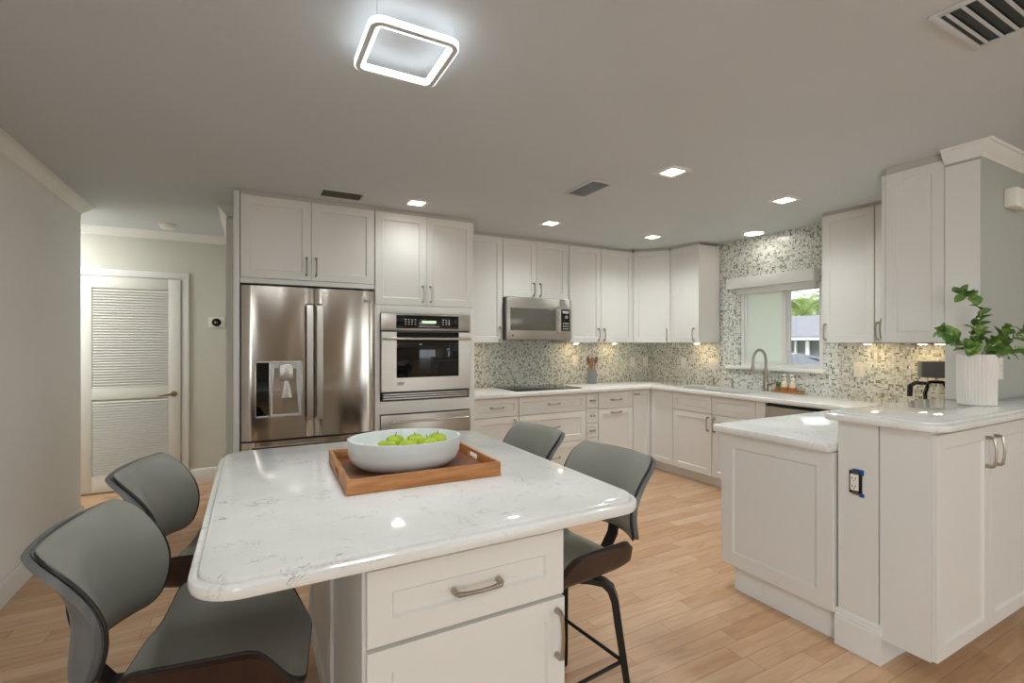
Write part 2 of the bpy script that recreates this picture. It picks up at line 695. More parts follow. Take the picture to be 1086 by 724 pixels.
# ------------------------------------------------------------------ room shell
H = 2.44
struct('floor', MB().box(-2.7, 7.1, -8.6, 5.85, -0.12, 0.0), 'floor')
struct('ceiling', MB().box(-2.7, 7.1, -8.6, 5.85, H, H + 0.12), 'ceiling')
struct('wall_left', MB().box(-1.30, -1.155, -8.6, 4.86, 0, H), 'wall_light')
wlf = bpy.data.objects['wall_left']
bool_cut(wlf, -1.5, -1.0, -4.15, -1.25, 0.78, 2.12)  # unseen window opening, added for the fill light from the left
fr = MB()
for y in (-4.15, -2.735, -1.32):
    fr.box(-1.24, -1.18, y, y + 0.07, 0.78, 2.12)
fr.box(-1.24, -1.18, -4.15, -1.25, 0.78, 0.85)
fr.box(-1.24, -1.18, -4.15, -1.25, 2.05, 2.12)
struct('added_window_3', fr, 'trim')
struct('wall_hall', MB().box(-2.7, -0.02, 5.70, 5.85, 0, H), 'wall_sage')
struct('wall_hall_left', MB().box(-2.7, -2.55, 4.70, 5.69, 0, H), 'wall_sage')
struct('wall_hall_near', MB().box(-2.7, -1.31, 4.72, 4.86, 0, H), 'wall_light')
struct('wall_hall_side', MB().box(-0.165, -0.115, 4.40, 5.69, 0, H), 'wall_sage')
struct('wall_back', MB().box(-0.11, 4.61, 4.56, 4.70, 0, H), 'mosaic_x')
wwin = struct('wall_window', MB().box(4.46, 4.60, 1.24, 4.555, 0, H), 'mosaic_y')
bool_cut(wwin, 4.40, 4.70, 2.475, 3.305, 1.135, 1.93)
struct('wall_right', MB().box(3.41, 7.1, 1.085, 1.235, 0, H), 'wall_grey')
struct('trim_wall_end', MB().box(3.404, 3.4095, 1.087, 1.234, 1.066, H - 0.086), 'white')
struct('wall_half', MB().box(2.375, 3.405, 1.09, 1.25, 0, 1.024), 'white')
wl = struct('wall_living_back', MB().box(-1.15, 7.0, -8.6, -8.46, 0, H), 'wall_far')
bool_cut(wl, 3.55, 6.85, -8.8, -8.2, 0.02, 2.15)
wr = struct('wall_living_side', MB().box(7.0, 7.1, -8.6, 1.08, 0, H), 'wall_far')
bool_cut(wr, 6.8, 7.3, -4.85, -2.35, 0.78, 2.12)
# living-room openings behind the camera: sliding-door and window frames
fr = MB()
for x in (3.55, 5.165, 6.78):
    fr.box(x, x + 0.07, -8.58, -8.48, 0.02, 2.15)
fr.box(3.55, 6.85, -8.58, -8.48, 2.08, 2.15)
struct('door_2', fr, 'trim')
fr = MB()
for y in (-4.85, -3.63, -2.42):
    fr.box(7.02, 7.08, y, y + 0.07, 0.78, 2.12)
fr.box(7.02, 7.08, -4.85, -2.35, 0.78, 0.85)
fr.box(7.02, 7.08, -4.85, -2.35, 2.05, 2.12)
struct('window_2', fr, 'trim')


def crown_profile(s=0.84):
    return [(a * s, b * s) for a, b in [(0, 0), (0.006, -0.0), (0.012, 0.012), (0.018, 0.018), (0.036, 0.032), (0.056, 0.056), (0.062, 0.066), (0.072, 0.070), (0.078, 0.084), (0.0, 0.084)]]


def run_profile(mb, path, nrm, prof, z):
    """sweep a (out, up) profile along a polyline; nrm: outward xy per point (mitred)"""
    loops = []
    for (x, y), (nx, ny) in zip(path, nrm):
        loops.append([(x + nx * o, y + ny * o, z + u) for o, u in prof])
    return mb.loft(loops)


ZC = H - 0.084 * 0.84 - 0.0005
struct('trim_crown_left', run_profile(MB(), [(-1.155, -8.4), (-1.155, 4.86), (-1.30, 4.86)], [(1, 0), (1, 1), (0, 1)], crown_profile(), ZC), 'trim')
struct('trim_crown_hall', run_profile(MB(), [(-2.5, 5.70), (-0.166, 5.70)], [(0, -1), (0, -1)], crown_profile(), ZC), 'trim')
struct('trim_crown_hall_side', run_profile(MB(), [(-0.165, 5.6), (-0.165, 4.40), (-0.113, 4.40)], [(-1, 0), (-1, -1), (0, -1)], crown_profile(), ZC), 'trim')
struct('trim_crown_right', run_profile(MB(), [(3.41, 1.236), (3.41, 1.085), (7.0, 1.085)], [(-1, 0), (-1, -1), (0, -1)], crown_profile(), ZC), 'trim')

bb = [(0, 0), (0.016, 0), (0.016, 0.105), (0.012, 0.122), (0.006, 0.130), (0, 0.132)]
struct('baseboard_left', run_profile(MB(), [(-1.155, -8.4), (-1.155, 4.86), (-1.30, 4.86)], [(1, 0), (1, 1), (0, 1)], bb, 0.0), 'trim')
struct('baseboard_hall', run_profile(MB(), [(-0.535, 5.70), (-0.166, 5.70)], [(0, -1), (0, -1)], bb, 0.0), 'trim')
pl = [(0, 0), (0.016, 0), (0.016, 0.125), (0.012, 0.128), (0.012, 0.140), (0.008, 0.144), (0.008, 0.156), (0.002, 0.166), (0, 0.166)]
struct('baseboard_half_wall', run_profile(MB(), [(2.375, 1.2585), (2.375, 1.09), (2.62, 1.09)], [(-1, 0), (-1, -1), (0, -1)], pl, 0.0), 'trim')
struct('trim_hall_corner', MB().box(-0.172, -0.112, 4.385, 4.399, 0, H - 0.086), 'trim')

# ------------------------------------------------------------------ hall door
Y5 = 5.70
dr = struct('door_1', MB().box(-1.362, -0.602, Y5 - 0.012, Y5 - 0.001, 0.012, 1.985), 'door_white')
st = MB()
for x0, x1, z0, z1 in ((-1.362, -1.27, 0.012, 1.985), (-0.70, -0.602, 0.012, 1.985), (-1.27, -0.70, 1.88, 1.985),
                       (-1.27, -0.70, 0.855, 0.962), (-1.27, -0.70, 0.012, 0.16)):
    st.box(x0, x1, Y5 - 0.035, Y5 - 0.013, z0, z1, 0.001)
obj('door_frame', st, 'door_white', dr)
for z0, z1 in ((0.968, 1.876), (0.165, 0.851)):
    lv = MB()
    k = 0
    z = z0
    while z < z1 - 0.02:
        lv.loft([[(x, Y5 - 0.036, z + 0.001), (x, Y5 - 0.033, z - 0.003), (x, Y5 - 0.0125, z + 0.021), (x, Y5 - 0.0155, z + 0.024)] for x in (-1.268, -0.702)])
        z += 0.0245
    obj('louver_panel', lv, 'door_white', dr, 0)
lev = MB()
lev.lathe([(0.026, 0), (0.028, 0.004), (0.020, 0.009)], (0, 0, 0), 20)
for v in lev.bm.verts:
    x, y, z = v.co
    v.co = (x - 0.655, Y5 - 0.035 - z, y + 0.885)
lev.tube([(-0.655, Y5 - 0.043, 0.885), (-0.655, Y5 - 0.075, 0.885), (-0.672, Y5 - 0.082, 0.884), (-0.72, Y5 - 0.08, 0.878), (-0.755, Y5 - 0.078, 0.870), (-0.775, Y5 - 0.076, 0.876)],
         [0.009, 0.009, 0.009, 0.008, 0.006, 0.004], 8)
obj('lever_handle', lev, 'brass', dr)
cs = MB()
cs.box(-1.44, -1.368, Y5 - 0.022, Y5 - 0.0005, 0, 1.9915, 0.003)
cs.box(-0.598, -0.535, Y5 - 0.022, Y5 - 0.0005, 0, 1.9915, 0.003)
cs.box(-1.44, -0.535, Y5 - 0.022, Y5 - 0.0005, 1.992, 2.055, 0.003)
obj('door_casing', cs, 'trim', dr)

th = thing('thermostat', 'square white wall plate with round black thermostat beside hall door', 'thermostat', (-0.305, Y5, 1.58))
obj('wall_plate', MB().box(-0.073, 0.073, -0.014, -0.0005, -0.052, 0.052, 0.006), 'plate', th)
d = MB().lathe([(0.040, 0), (0.040, 0.012), (0.034, 0.017)], (0, 0, 0), 28)
for v in d.bm.verts:
    x, y, z = v.co
    v.co = (x, -0.0145 - z, y)
obj('dial', d, 'black_gloss', th)
d = MB()
d.box(-0.016, -0.004, -0.0325, -0.0318, -0.010, 0.010)
d.box(0.004, 0.008, -0.0325, -0.0318, -0.010, 0.010)
obj('display', d, 'marking', th)

sm = thing('smoke_detector', 'round white smoke detector on ceiling in front of hall door', 'smoke detector', (-0.66, 5.30, H))
obj('base', MB().lathe([(0.068, -0.0005), (0.068, -0.012), (0.062, -0.016)], n=32), 'plate', sm)
obj('cover', MB().lathe([(0.060, -0.0165), (0.058, -0.030), (0.045, -0.042), (0.015, -0.046)], n=32), 'plate', sm)

# ------------------------------------------------------------------ kitchen window and outdoors
wf = MB()
XW = 4.50
wf.box(XW - 0.02, XW + 0.05, 2.477, 2.515, 1.137, 1.928)
wf.box(XW - 0.02, XW + 0.05, 3.265, 3.303, 1.137, 1.928)
wf.box(XW - 0.02, XW + 0.05, 2.515, 3.265, 1.895, 1.928)
wf.box(XW - 0.02, XW + 0.05, 2.515, 3.265, 1.137, 1.165)
win = struct('window_1', wf, 'trim')
sf = MB()
sf.box(XW - 0.012, XW + 0.012, 2.832, 2.872, 1.165, 1.895, 0.003)
sf.box(XW - 0.012, XW + 0.012, 3.242, 3.264, 1.165, 1.895, 0.003)
sf.box(XW - 0.012, XW + 0.012, 2.872, 3.242, 1.865, 1.894, 0.003)
sf.box(XW - 0.012, XW + 0.012, 2.872, 3.242, 1.166, 1.188, 0.003)
s1 = obj('sash', sf, 'trim', win)
obj('frosted_pane', MB().box(XW - 0.003, XW + 0.003, 2.87, 3.244, 1.186, 1.867), 'frost', s1)
sf = MB()
sf.box(XW + 0.016, XW + 0.040, 2.516, 2.530, 1.165, 1.895, 0.003)
sf.box(XW + 0.016, XW + 0.040, 2.806, 2.840, 1.165, 1.895, 0.003)
sf.box(XW + 0.016, XW + 0.040, 2.530, 2.806, 1.868, 1.894, 0.003)
sf.box(XW + 0.016, XW + 0.040, 2.530, 2.806, 1.166, 1.182, 0.003)
s2 = obj('sash', sf, 'trim', win)
obj('pane', MB().box(XW + 0.027, XW + 0.030, 2.528, 2.808, 1.18, 1.87), 'glass', s2)
obj('sill', MB().box(4.415, XW - 0.021, 2.445, 3.44, 1.107, 1.1365, 0.004), 'trim', win)

rs = thing('roller_shade', 'white roller shade cassette mounted above the kitchen window', 'window shade', (4.46, 2.93, 1.93))
obj('cassette', MB().box(-0.095, -0.001, -0.43, 0.464, 0.0, 0.108, 0.006), 'trim', rs)
obj('shade_fabric', MB().box(-0.020, -0.014, -0.40, 0.40, -0.055, -0.0005, 0.001), 'trim', rs)

GZ = -0.5
struct('ground', MB().box(4.9, 90, -25, 80, GZ - 0.1, GZ), 'lawn')
struct('road', MB().box(12.0, 22.0, -10, 40, GZ + 0.001, GZ + 0.02), 'drive')
hs = thing('neighbour_house', 'low white posted house with pale grey roof seen through kitchen window', 'house', (24, 15, GZ))
obj('wall', MB().box(0.2, 6, -9, 9, 0, 1.98), 'screen_dark', hs)
for k in range(27):
    y = -8.7 + 0.64 * k
    obj('post', MB().box(0.0, 0.12, y, y + (0.16 if k % 3 == 0 else 0.07), 0, 1.95), 'house_white', hs)
obj('fascia', MB().box(-0.5, 6.5, -9.4, 9.4, 1.99, 2.16), 'house_white', hs)
rf = MB()
rf.loft([[(-0.6, y, 2.17), (6.6, y, 2.17), (3.0, y, 3.35)] for y in (-9.5, 9.5)])
obj('roof', rf, 'roof_grey', hs, 0)


def car(loc, rz):
    t = thing('car', 'silver car parked outside before the white posted house', 'car', loc, rz)
    prof = [(-2.15, 0.32), (-2.2, 0.62), (-2.12, 0.86), (-1.5, 0.96), (-0.95, 1.38), (-0.2, 1.46), (0.5, 1.36), (1.15, 0.96), (1.9, 0.84), (2.18, 0.64), (2.2, 0.34), (1.7, 0.22), (-1.7, 0.22)]
    b = MB()
    loops = []
    for y, k in ((-0.86, 0.94), (-0.80, 1.0), (-0.4, 1.02), (0.4, 1.02), (0.80, 1.0), (0.86, 0.94)):
        L = []
        for x, z in prof:
            yy = y * (0.82 if z > 1.1 else 1.0)
            L.append((x * (0.98 + 0.02 * k), yy, z * k if z > 0.5 else z))
        loops.append(L)
    b.loft(loops)
    obj('body', b, 'car_silver', t)
    g = MB()
    for s in (-1, 1):
        yy = 0.80
        q = [(-1.25, 0.97), (-0.9, 1.30), (-0.2, 1.37), (0.42, 1.29), (0.95, 0.97)]
        g.loft([[(x, s * (yy - (z - 0.97) * 0.34 + dd), z) for x, z in q] for dd in (0.0, 0.03)])
    obj('window_glass', g, 'black_gloss', t)
    for x in (-1.35, 1.35):
        for s in (-1, 1):
            w = MB().lathe([(0.20, -0.10), (0.31, -0.10), (0.33, -0.05), (0.33, 0.05), (0.31, 0.10), (0.20, 0.10)], n=24)
            for v in w.bm.verts:
                a, bb_, c = v.co
                v.co = (x + a, s * 0.80 + c, 0.33 + bb_)
            obj('wheel', w, 'tyre', t)
    return t


car((17.72, 10.9, GZ + 0.021), math.radians(-28))


def palm(loc, hgt, label, seed):
    rnd = random.Random(seed)
    t = thing('palm_tree', label, 'palm tree', loc, 0, 'palms outside the kitchen window')
    tk = []
    for k in range(9):
        f = k / 8
        tk.append((0.25 * math.sin(f * 2), 0.15 * f * f, hgt * f))
    obj('trunk', MB().tube(tk, [0.2 - 0.07 * k / 8 for k in range(9)], 10), 'trunk', t)
    top = Vector(tk[-1])
    for q in range(22):
        az = 2 * PI * q / 22 + rnd.uniform(-0.2, 0.2)
        el = rnd.uniform(-0.35, 1.1)
        L = rnd.uniform(2.6, 3.5)
        f = MB()
        pts = []
        for k in range(13):
            s = k / 12
            a = el - 1.7 * s * s
            if k == 0:
                p = Vector((0, 0, 0))
            else:
                p = pts[-1] + Vector((math.cos(az) * math.cos(a), math.sin(az) * math.cos(a), math.sin(a))) * (L / 12)
            pts.append(p)
        f.tube([tuple(top + p) for p in pts], [0.03 - 0.024 * k / 12 for k in range(13)], 5)
        side = Vector((-math.sin(az), math.cos(az), 0))
        for k in range(1, 12):
            d = (pts[k + 1] - pts[k]).normalized()
            for sub in (0.0, 0.5):
                p = top + pts[k] + (pts[k + 1] - pts[k]) * sub
                ll = 0.62 * math.sin(PI * min(1, 0.15 + 0.82 * (k + sub) / 12)) + 0.08
                for s in (-1, 1):
                    tip = p + (side * s * 0.8 + d * 0.55 + Vector((0, 0, -0.45))) * ll
                    w = d * 0.045
                    vs = [f.v(p - w), f.v(p + w), f.v(tip)]
                    f.bm.faces.new(vs)
        obj('frond', f, 'frond', t)
    return t


palm((36.5, 21.7, GZ), 3.9, 'bright palm with drooping fronds right above the house roof outside the window', 3)
palm((49.0, 30.4, GZ), 5.2, 'palm behind the roof at the left edge of the clear window pane', 5)
palm((62.8, 36.6, GZ), 7.4, 'tallest palm farthest behind the house roof outside the window', 9)
palm((44.3, 24.6, GZ), 4.8, 'palm behind the roof at the right edge of the clear window pane', 11)


# ------------------------------------------------------------------ cabinets
def handle_mb(x, z, vert, L=0.125, y=0.0, r=0.0052):
    m = MB()
    h = L / 2
    P = [(-h, 0.0), (-h, -0.020), (-h * 0.93, -0.027), (-h * 0.5, -0.032), (0, -0.034), (h * 0.5, -0.032), (h * 0.93, -0.027), (h, -0.020), (h, 0.0)]
    rr = [r * 1.7, r * 1.5, r * 1.35, r, r, r, r * 1.35, r * 1.5, r * 1.7]
    pts = [((x, y + q - 0.0004, z + p) if vert else (x + p, y + q - 0.0004, z)) for p, q in P]
    m.tube(pts, rr, 8)
    return m


def front(parent, kind, x0, x1, z0, z1, handle=None, rail=0.057, y=0.0, hl=0.125, style='shaker'):
    g = 0.0015
    m = MB()
    if style == 'shaker':
        m.shaker(x0 + g, x1 - g, z0 + g, z1 - g, y, 0.0195, rail)
    else:
        m.slab_panel(x0 + g, x1 - g, z0 + g, z1 - g, y, 0.0195)
    d = obj(kind, m, 'white', parent)
    if handle:
        hx, hz, vert = handle
        obj('handle', handle_mb(hx, hz, vert, hl, y), 'nickel', d)
    return d


def cabinet(name, label, cat, loc, rz, w, z0, z1, depth, toe=True, group=None, scribe=0.0, toe_in=0.075):
    t = thing(name, label, cat, loc, rz, group)
    b = MB().box(0.0005, w - 0.0005, 0.0205, depth, z0, z1, 0.0006, 1)
    obj('body', b, 'white', t)
    if toe and z0 > 0.02:
        obj('toe_kick', MB().box(0.001, w - 0.001, toe_in, depth - 0.01, 0.0005, z0 - 0.0005), 'trim', t)
    if scribe:
        obj('scribe_strip', MB().box(0.001, w - 0.001, 0.012, 0.03, z1 + 0.0005, scribe), 'shaded_strip', t)
    return t


ZT = 2.41
SCR = H - 0.001

# --- fridge surround: side panel + cabinet over the fridge
t = thing('fridge_side_panel', 'tall white end panel left of the stainless fridge beside hall', 'panel', (-0.107, 3.83, 0))
obj('panel', MB().box(0.0, 0.038, 0.0, 0.55, 0.0005, ZT + 0.02, 0.0015), 'white', t)
t = cabinet('over_fridge_cabinet', 'white two-door cabinet directly above the stainless fridge', 'cabinet', (-0.067, 3.84, 0), 0, 0.917, 1.795, ZT, 0.70, False, None, SCR)
obj('bottom_rail', MB().box(0.001, 0.916, 0.0, 0.020, 1.796, 1.83), 'white', t)
front(t, 'door', 0.002, 0.457, 1.832, ZT, (0.425, 1.935, True))
front(t, 'door', 0.457, 0.915, 1.832, ZT, (0.490, 1.935, True))

# --- oven tower
t = thing('oven_cabinet', 'tall white oven cabinet with two upper doors right of fridge', 'cabinet', (0.852, 3.84, 0))
W = 0.848
obj('side_panel', MB().box(0.0, 0.019, 0.0205, 0.70, 0.1005, 1.655), 'white', t)
obj('side_panel', MB().box(W - 0.019, W, 0.0205, 0.70, 0.1005, 1.655), 'white', t)
obj('body', MB().box(0.0, W, 0.0205, 0.70, 1.656, ZT), 'white', t)
obj('scribe_strip', MB().box(0.001, W - 0.001, 0.012, 0.03, ZT + 0.0005, SCR), 'shaded_strip', t)
ff = MB()
ff.box(0.0, 0.038, 0.0, 0.0195, 0.1005, 1.675, 0.001)
ff.box(W - 0.05, W, 0.0, 0.0195, 0.1005, 1.675, 0.001)
ff.box(0.038, W - 0.05, 0.0, 0.0195, 1.614, 1.675, 0.001)
ff.box(0.038, W - 0.05, 0.0, 0.0195, 0.812, 0.912, 0.001)
obj('face_frame', ff, 'white', t)
front(t, 'door', 0.002, 0.417, 1.677, ZT, (0.385, 1.775, True))
front(t, 'door', 0.417, 0.835, 1.677, ZT, (0.450, 1.775, True))
front(t, 'drawer', 0.04, W - 0.052, 0.105, 0.520, (W / 2, 0.46, False))
obj('toe_kick', MB().box(0.001, W - 0.001, 0.075, 0.65, 0.0005, 0.0995), 'trim', t)

# --- wall oven
X0, X1 = 0.893, 1.648
ov = thing('wall_oven', 'stainless wall oven with black control panel and window', 'oven', ((X0 + X1) / 2, 3.84, 0.914))
hw = (X1 - X0) / 2
obj('housing', MB().box(-hw + 0.012, hw - 0.012, 0.0, 0.55, 0.003, 0.695), 'dark_grey_plastic', ov)
obj('control_panel', MB().box(-hw, hw, -0.030, -0.001, 0.562, 0.696, 0.004), 'steel_flat', ov)
cp = obj('control_glass', MB().box(-hw + 0.118, hw - 0.108, -0.033, -0.0305, 0.578, 0.684, 0.001), 'black_gloss', ov)
obj('display', MB().box(-0.05, 0.07, -0.0345, -0.0335, 0.622, 0.642), 'display', cp)
mk = MB()
for r_ in range(3):
    for c_ in range(4):
        mk.box(-0.19 + 0.026 * c_, -0.178 + 0.026 * c_, -0.0345, -0.0335, 0.610 + 0.018 * r_, 0.617 + 0.018 * r_)
        if c_ < 3:
            mk.box(0.125 + 0.026 * c_, 0.137 + 0.026 * c_, -0.0345, -0.0335, 0.610 + 0.018 * r_, 0.617 + 0.018 * r_)
mk.box(-0.08, 0.10, -0.0345, -0.0335, 0.592, 0.597)
obj('key_markings', mk, 'marking', cp, 0)
dm = MB()
dm.loft([[(-hw, yy, 0.075), (hw, yy, 0.075), (hw, yy, 0.550), (-hw, yy, 0.550)] for yy in (-0.002, -0.030)] +
        [[(-hw + 0.003, -0.034, 0.078), (hw - 0.003, -0.034, 0.078), (hw - 0.003, -0.034, 0.547), (-hw + 0.003, -0.034, 0.547)]])
od = obj('oven_door', dm, 'steel_flat', ov)
obj('window_glass', MB().box(-hw + 0.120, hw - 0.108, -0.0365, -0.0345, 0.185, 0.548, 0.001), 'black_gloss', od)
hd = MB()
hd.tube([(-hw + 0.02, -0.078, 0.495), (hw - 0.015, -0.078, 0.495)], 0.011, 14)
for x in (-hw + 0.05, hw - 0.045):
    hd.tube([(x, -0.0345, 0.495), (x, -0.070, 0.495)], 0.009, 10)
obj('handle', hd, 'steel_flat', od)
lg = MB()
lg.box(-hw + 0.125, -hw + 0.180, -0.0355, -0.0345, 0.128, 0.150, 0.0)
lgo = obj('maker_badge', lg, 'grey_plastic', od, 0)
q = MB()
for dx in (0.132, 0.148, 0.162):
    q.box(-hw + dx, -hw + dx + 0.009, -0.0365, -0.0358, 0.133, 0.145)
obj('badge_letters', q, 'marking', od, 0)
vt = MB()
for z in (0.014, 0.032, 0.050):
    vt.box(-hw + 0.02, hw - 0.02, -0.022, -0.002, z, z + 0.009)
obj('vent_grille', vt, 'steel_flat', ov)
obj('vent_recess', MB().box(-hw + 0.012, hw - 0.012, -0.0018, -0.0006, 0.005, 0.068), 'black', ov)

wd = thing('warming_drawer', 'stainless warming drawer with long bar handle below the wall oven', 'warming drawer', ((X0 + X1) / 2, 3.84, 0.53))
obj('drawer_front', MB().box(-hw, hw, -0.028, -0.001, 0.0, 0.275, 0.003), 'steel_flat', wd)
obj('housing', MB().box(-hw + 0.012, hw - 0.012, 0.0, 0.5, 0.004, 0.27), 'dark_grey_plastic', wd)
hd = MB()
hd.tube([(-hw + 0.06, -0.066, 0.222), (hw - 0.03, -0.066, 0.222)], 0.009, 12)
for x in (-hw + 0.10, hw - 0.08):
    hd.tube([(x, -0.0285, 0.222), (x, -0.058, 0.222)], 0.008, 10)
obj('handle', hd, 'steel_flat', wd)

# --- fridge
FX0, FX1 = -0.060, 0.846
fg = thing('refrigerator', 'stainless french-door fridge with water dispenser in left door', 'refrigerator', ((FX0 + FX1) / 2, 3.80, 0))
fw = (FX1 - FX0) / 2
obj('cabinet_box', MB().box(-fw + 0.004, fw - 0.004, 0.062, 0.72, 0.03, 1.765, 0.004), 'dark_grey_plastic', fg)


def curved_front(x0, x1, z0, z1, bow=0.007, t=0.058, n=14, hole=None):
    m = MB()
    loops = []
    for k in range(n + 1):
        x = x0 + (x1 - x0) * k / n
        f = (x - (x0 + x1) / 2) / ((x1 - x0) / 2)
        y = -bow * (1 - f * f) + 0.004
        r = 0.012 if k in (0, n) else 0.0
        loops.append([(x, t, z0), (x, y + r, z0), (x, y + r - 0.0, z1), (x, t, z1)])
    m.loft(loops)
    return m


ld = obj('door', curved_front(-fw, 0.0115, 0.697, 1.775), 'steel', fg)
rd = obj('door', curved_front(0.0165, fw, 0.697, 1.775), 'steel', fg)
frz = obj('freezer_drawer', curved_front(-fw, fw, 0.07, 0.684), 'steel', fg)
for dd, x in ((ld, -0.020), (rd, 0.048)):
    hm = MB()
    L = [(x, -0.000, 1.655), (x, -0.040, 1.645), (x, -0.048, 1.58), (x, -0.050, 1.24), (x, -0.048, 0.90), (x, -0.040, 0.835), (x, -0.000, 0.825)]
    hm.tube(L, 0.0, flat=(0.020, 0.008))
    obj('handle', hm, 'steel_flat', dd)
hm = MB()
hm.tube([(-fw + 0.05, 0.0, 0.63), (-fw + 0.06, -0.045, 0.63), (fw - 0.06, -0.045, 0.63), (fw - 0.05, 0.0, 0.63)], 0.0, flat=(0.012, 0.012))
obj('handle', hm, 'steel_flat', frz)
bm_ = MB()
for s in (0,):
    bm_.box(fw - 0.085, fw - 0.035, -0.0075, -0.0068, 1.685, 1.705)
obj('maker_badge', bm_, 'grey_plastic', rd, 0)
# dispenser panel set in the left door
DX0, DX1, DZ0, DZ1 = -0.370, -0.068, 0.855, 1.248
yd = -0.0085
dp = MB()
dp.box(DX0, DX1, yd - 0.006, yd - 0.0005, DZ0, DZ0 + 0.012, 0.001)
dp.box(DX0, DX1, yd - 0.006, yd - 0.0005, DZ1 - 0.010, DZ1, 0.001)
dp.box(DX0, DX0 + 0.008, yd - 0.006, yd - 0.0005, DZ0, DZ1, 0.001)
dp.box(DX0 + 0.088, DX0 + 0.098, yd - 0.006, yd - 0.0005, DZ0, DZ1, 0.001)
dp.box(DX1 - 0.008, DX1, yd - 0.006, yd - 0.0005, DZ0, DZ1, 0.001)
dpo = obj('dispenser_frame', dp, 'steel_flat', ld)
obj('touch_panel', MB().box(DX0 + 0.009, DX0 + 0.087, yd - 0.004, yd + 0.008, DZ0 + 0.013, DZ1 - 0.011), 'black_gloss', ld)
rc = MB()
a0, a1, b0, b1 = DX0 + 0.099, DX1 - 0.009, DZ0 + 0.013, DZ1 - 0.011
# recess: sloped side walls in front of the door skin
rc.loft([[(a0, yd - 0.004, b0), (a1, yd - 0.004, b0), (a1, yd - 0.004, b1), (a0, yd - 0.004, b1)],
         [(a0 + 0.020, yd + 0.014, b0 + 0.01), (a1 - 0.020, yd + 0.014, b0 + 0.01), (a1 - 0.045, yd + 0.014, b1 - 0.07), (a0 + 0.045, yd + 0.014, b1 - 0.07)]], False, True)
obj('dispenser_recess', rc, 'pale_grey_plastic', ld, 0)
sp_ = MB()
xc = (a0 + a1) / 2
sp_.box(xc - 0.045, xc + 0.045, yd - 0.022, yd + 0.010, b1 - 0.125, b1 - 0.01, 0.006)
obj('dispenser_head', sp_, 'steel_flat', ld)
sp_ = MB()
sp_.lathe([(0.016, 0), (0.024, -0.03), (0.040, -0.12)], (xc, yd - 0.014, b1 - 0.126), 16)
for v in sp_.bm.verts:
    if v.co.y > yd + 0.006:
        v.co.y = yd + 0.006
    if v.co.y < yd - 0.03:
        v.co.y = yd - 0.03
obj('dispenser_paddle', sp_, 'steel_flat', ld)

# --- back-wall base cabinets (front plane y = 3.95)
YB = 3.95
DB = 0.60
t = cabinet('base_cabinet', 'white base cabinet beside the oven tower, left of cooktop', 'cabinet', (1.702, YB, 0), 0, 0.497, 0.10, 0.872, DB)
front(t, 'drawer', 0.04, 0.495, 0.698, 0.868, (0.27, 0.785, False), 0.045)
front(t, 'door', 0.04, 0.495, 0.105, 0.694, (0.45, 0.60, True))
obj('filler', MB().box(0.001, 0.038, 0.002, 0.020, 0.105, 0.868), 'white', t)
t = cabinet('cooktop_cabinet', 'wide white drawer cabinet directly under the black cooktop', 'cabinet', (2.200, YB, 0), 0, 0.777, 0.10, 0.872, DB)
front(t, 'drawer', 0.002, 0.775, 0.698, 0.868, (0.388, 0.785, False), 0.045)
front(t, 'drawer', 0.002, 0.775, 0.405, 0.694, (0.388, 0.56, False))
front(t, 'drawer', 0.002, 0.775, 0.105, 0.401, (0.388, 0.26, False))
t = cabinet('spice_drawer_cabinet', 'very narrow white stack of little drawers right of cooktop', 'cabinet', (2.978, YB, 0), 0, 0.152, 0.10, 0.872, DB)
for z0, z1 in ((0.713, 0.868), (0.562, 0.709), (0.411, 0.558), (0.260, 0.407), (0.105, 0.256)):
    front(t, 'drawer', 0.002, 0.150, z0, z1, (0.076, (z0 + z1) / 2, False), 0.028, 0.0, 0.045)
t = cabinet('pull_out_cabinet', 'white cabinet with one drawer over a door with a horizontal pull, near inner corner', 'cabinet', (3.131, YB, 0), 0, 0.464, 0.10, 0.872, DB)
front(t, 'drawer', 0.002, 0.462, 0.698, 0.868, (0.232, 0.785, False), 0.045)
front(t, 'door', 0.002, 0.462, 0.105, 0.694, (0.232, 0.655, False))
t = thing('corner_base_cabinet', 'white inner-corner base cabinet with two doors meeting at right angle', 'cabinet', (3.596, YB, 0))
cb_ = fillet([(0.0005, 0.0205), (0.2745, 0.0205), (0.2745, -0.3155), (0.85, -0.3155), (0.85, 0.595), (0.0005, 0.595)], 0)
obj('body', MB().prism(cb_, 0.10, 0.872), 'white', t)
tk_ = [(0.001, 0.075), (0.33, 0.075), (0.33, -0.3150), (0.84, -0.3150), (0.84, 0.585), (0.001, 0.585)]
obj('toe_kick', MB().prism(tk_, 0.0005, 0.0995), 'trim', t)
d1 = front(t, 'door', 0.002, 0.251, 0.105, 0.868, (0.045, 0.825, False), 0.05, 0.0, 0.05)
dm2 = MB()
dm2.xf = Matrix.Translation((0.254, 0.0, 0)) @ Matrix.Rotation(R90, 4, 'Z')
dm2.shaker(0.0015, 0.3145, 0.1065, 0.8665, 0.0, 0.0195, 0.05)
obj('door', dm2, 'white', t)

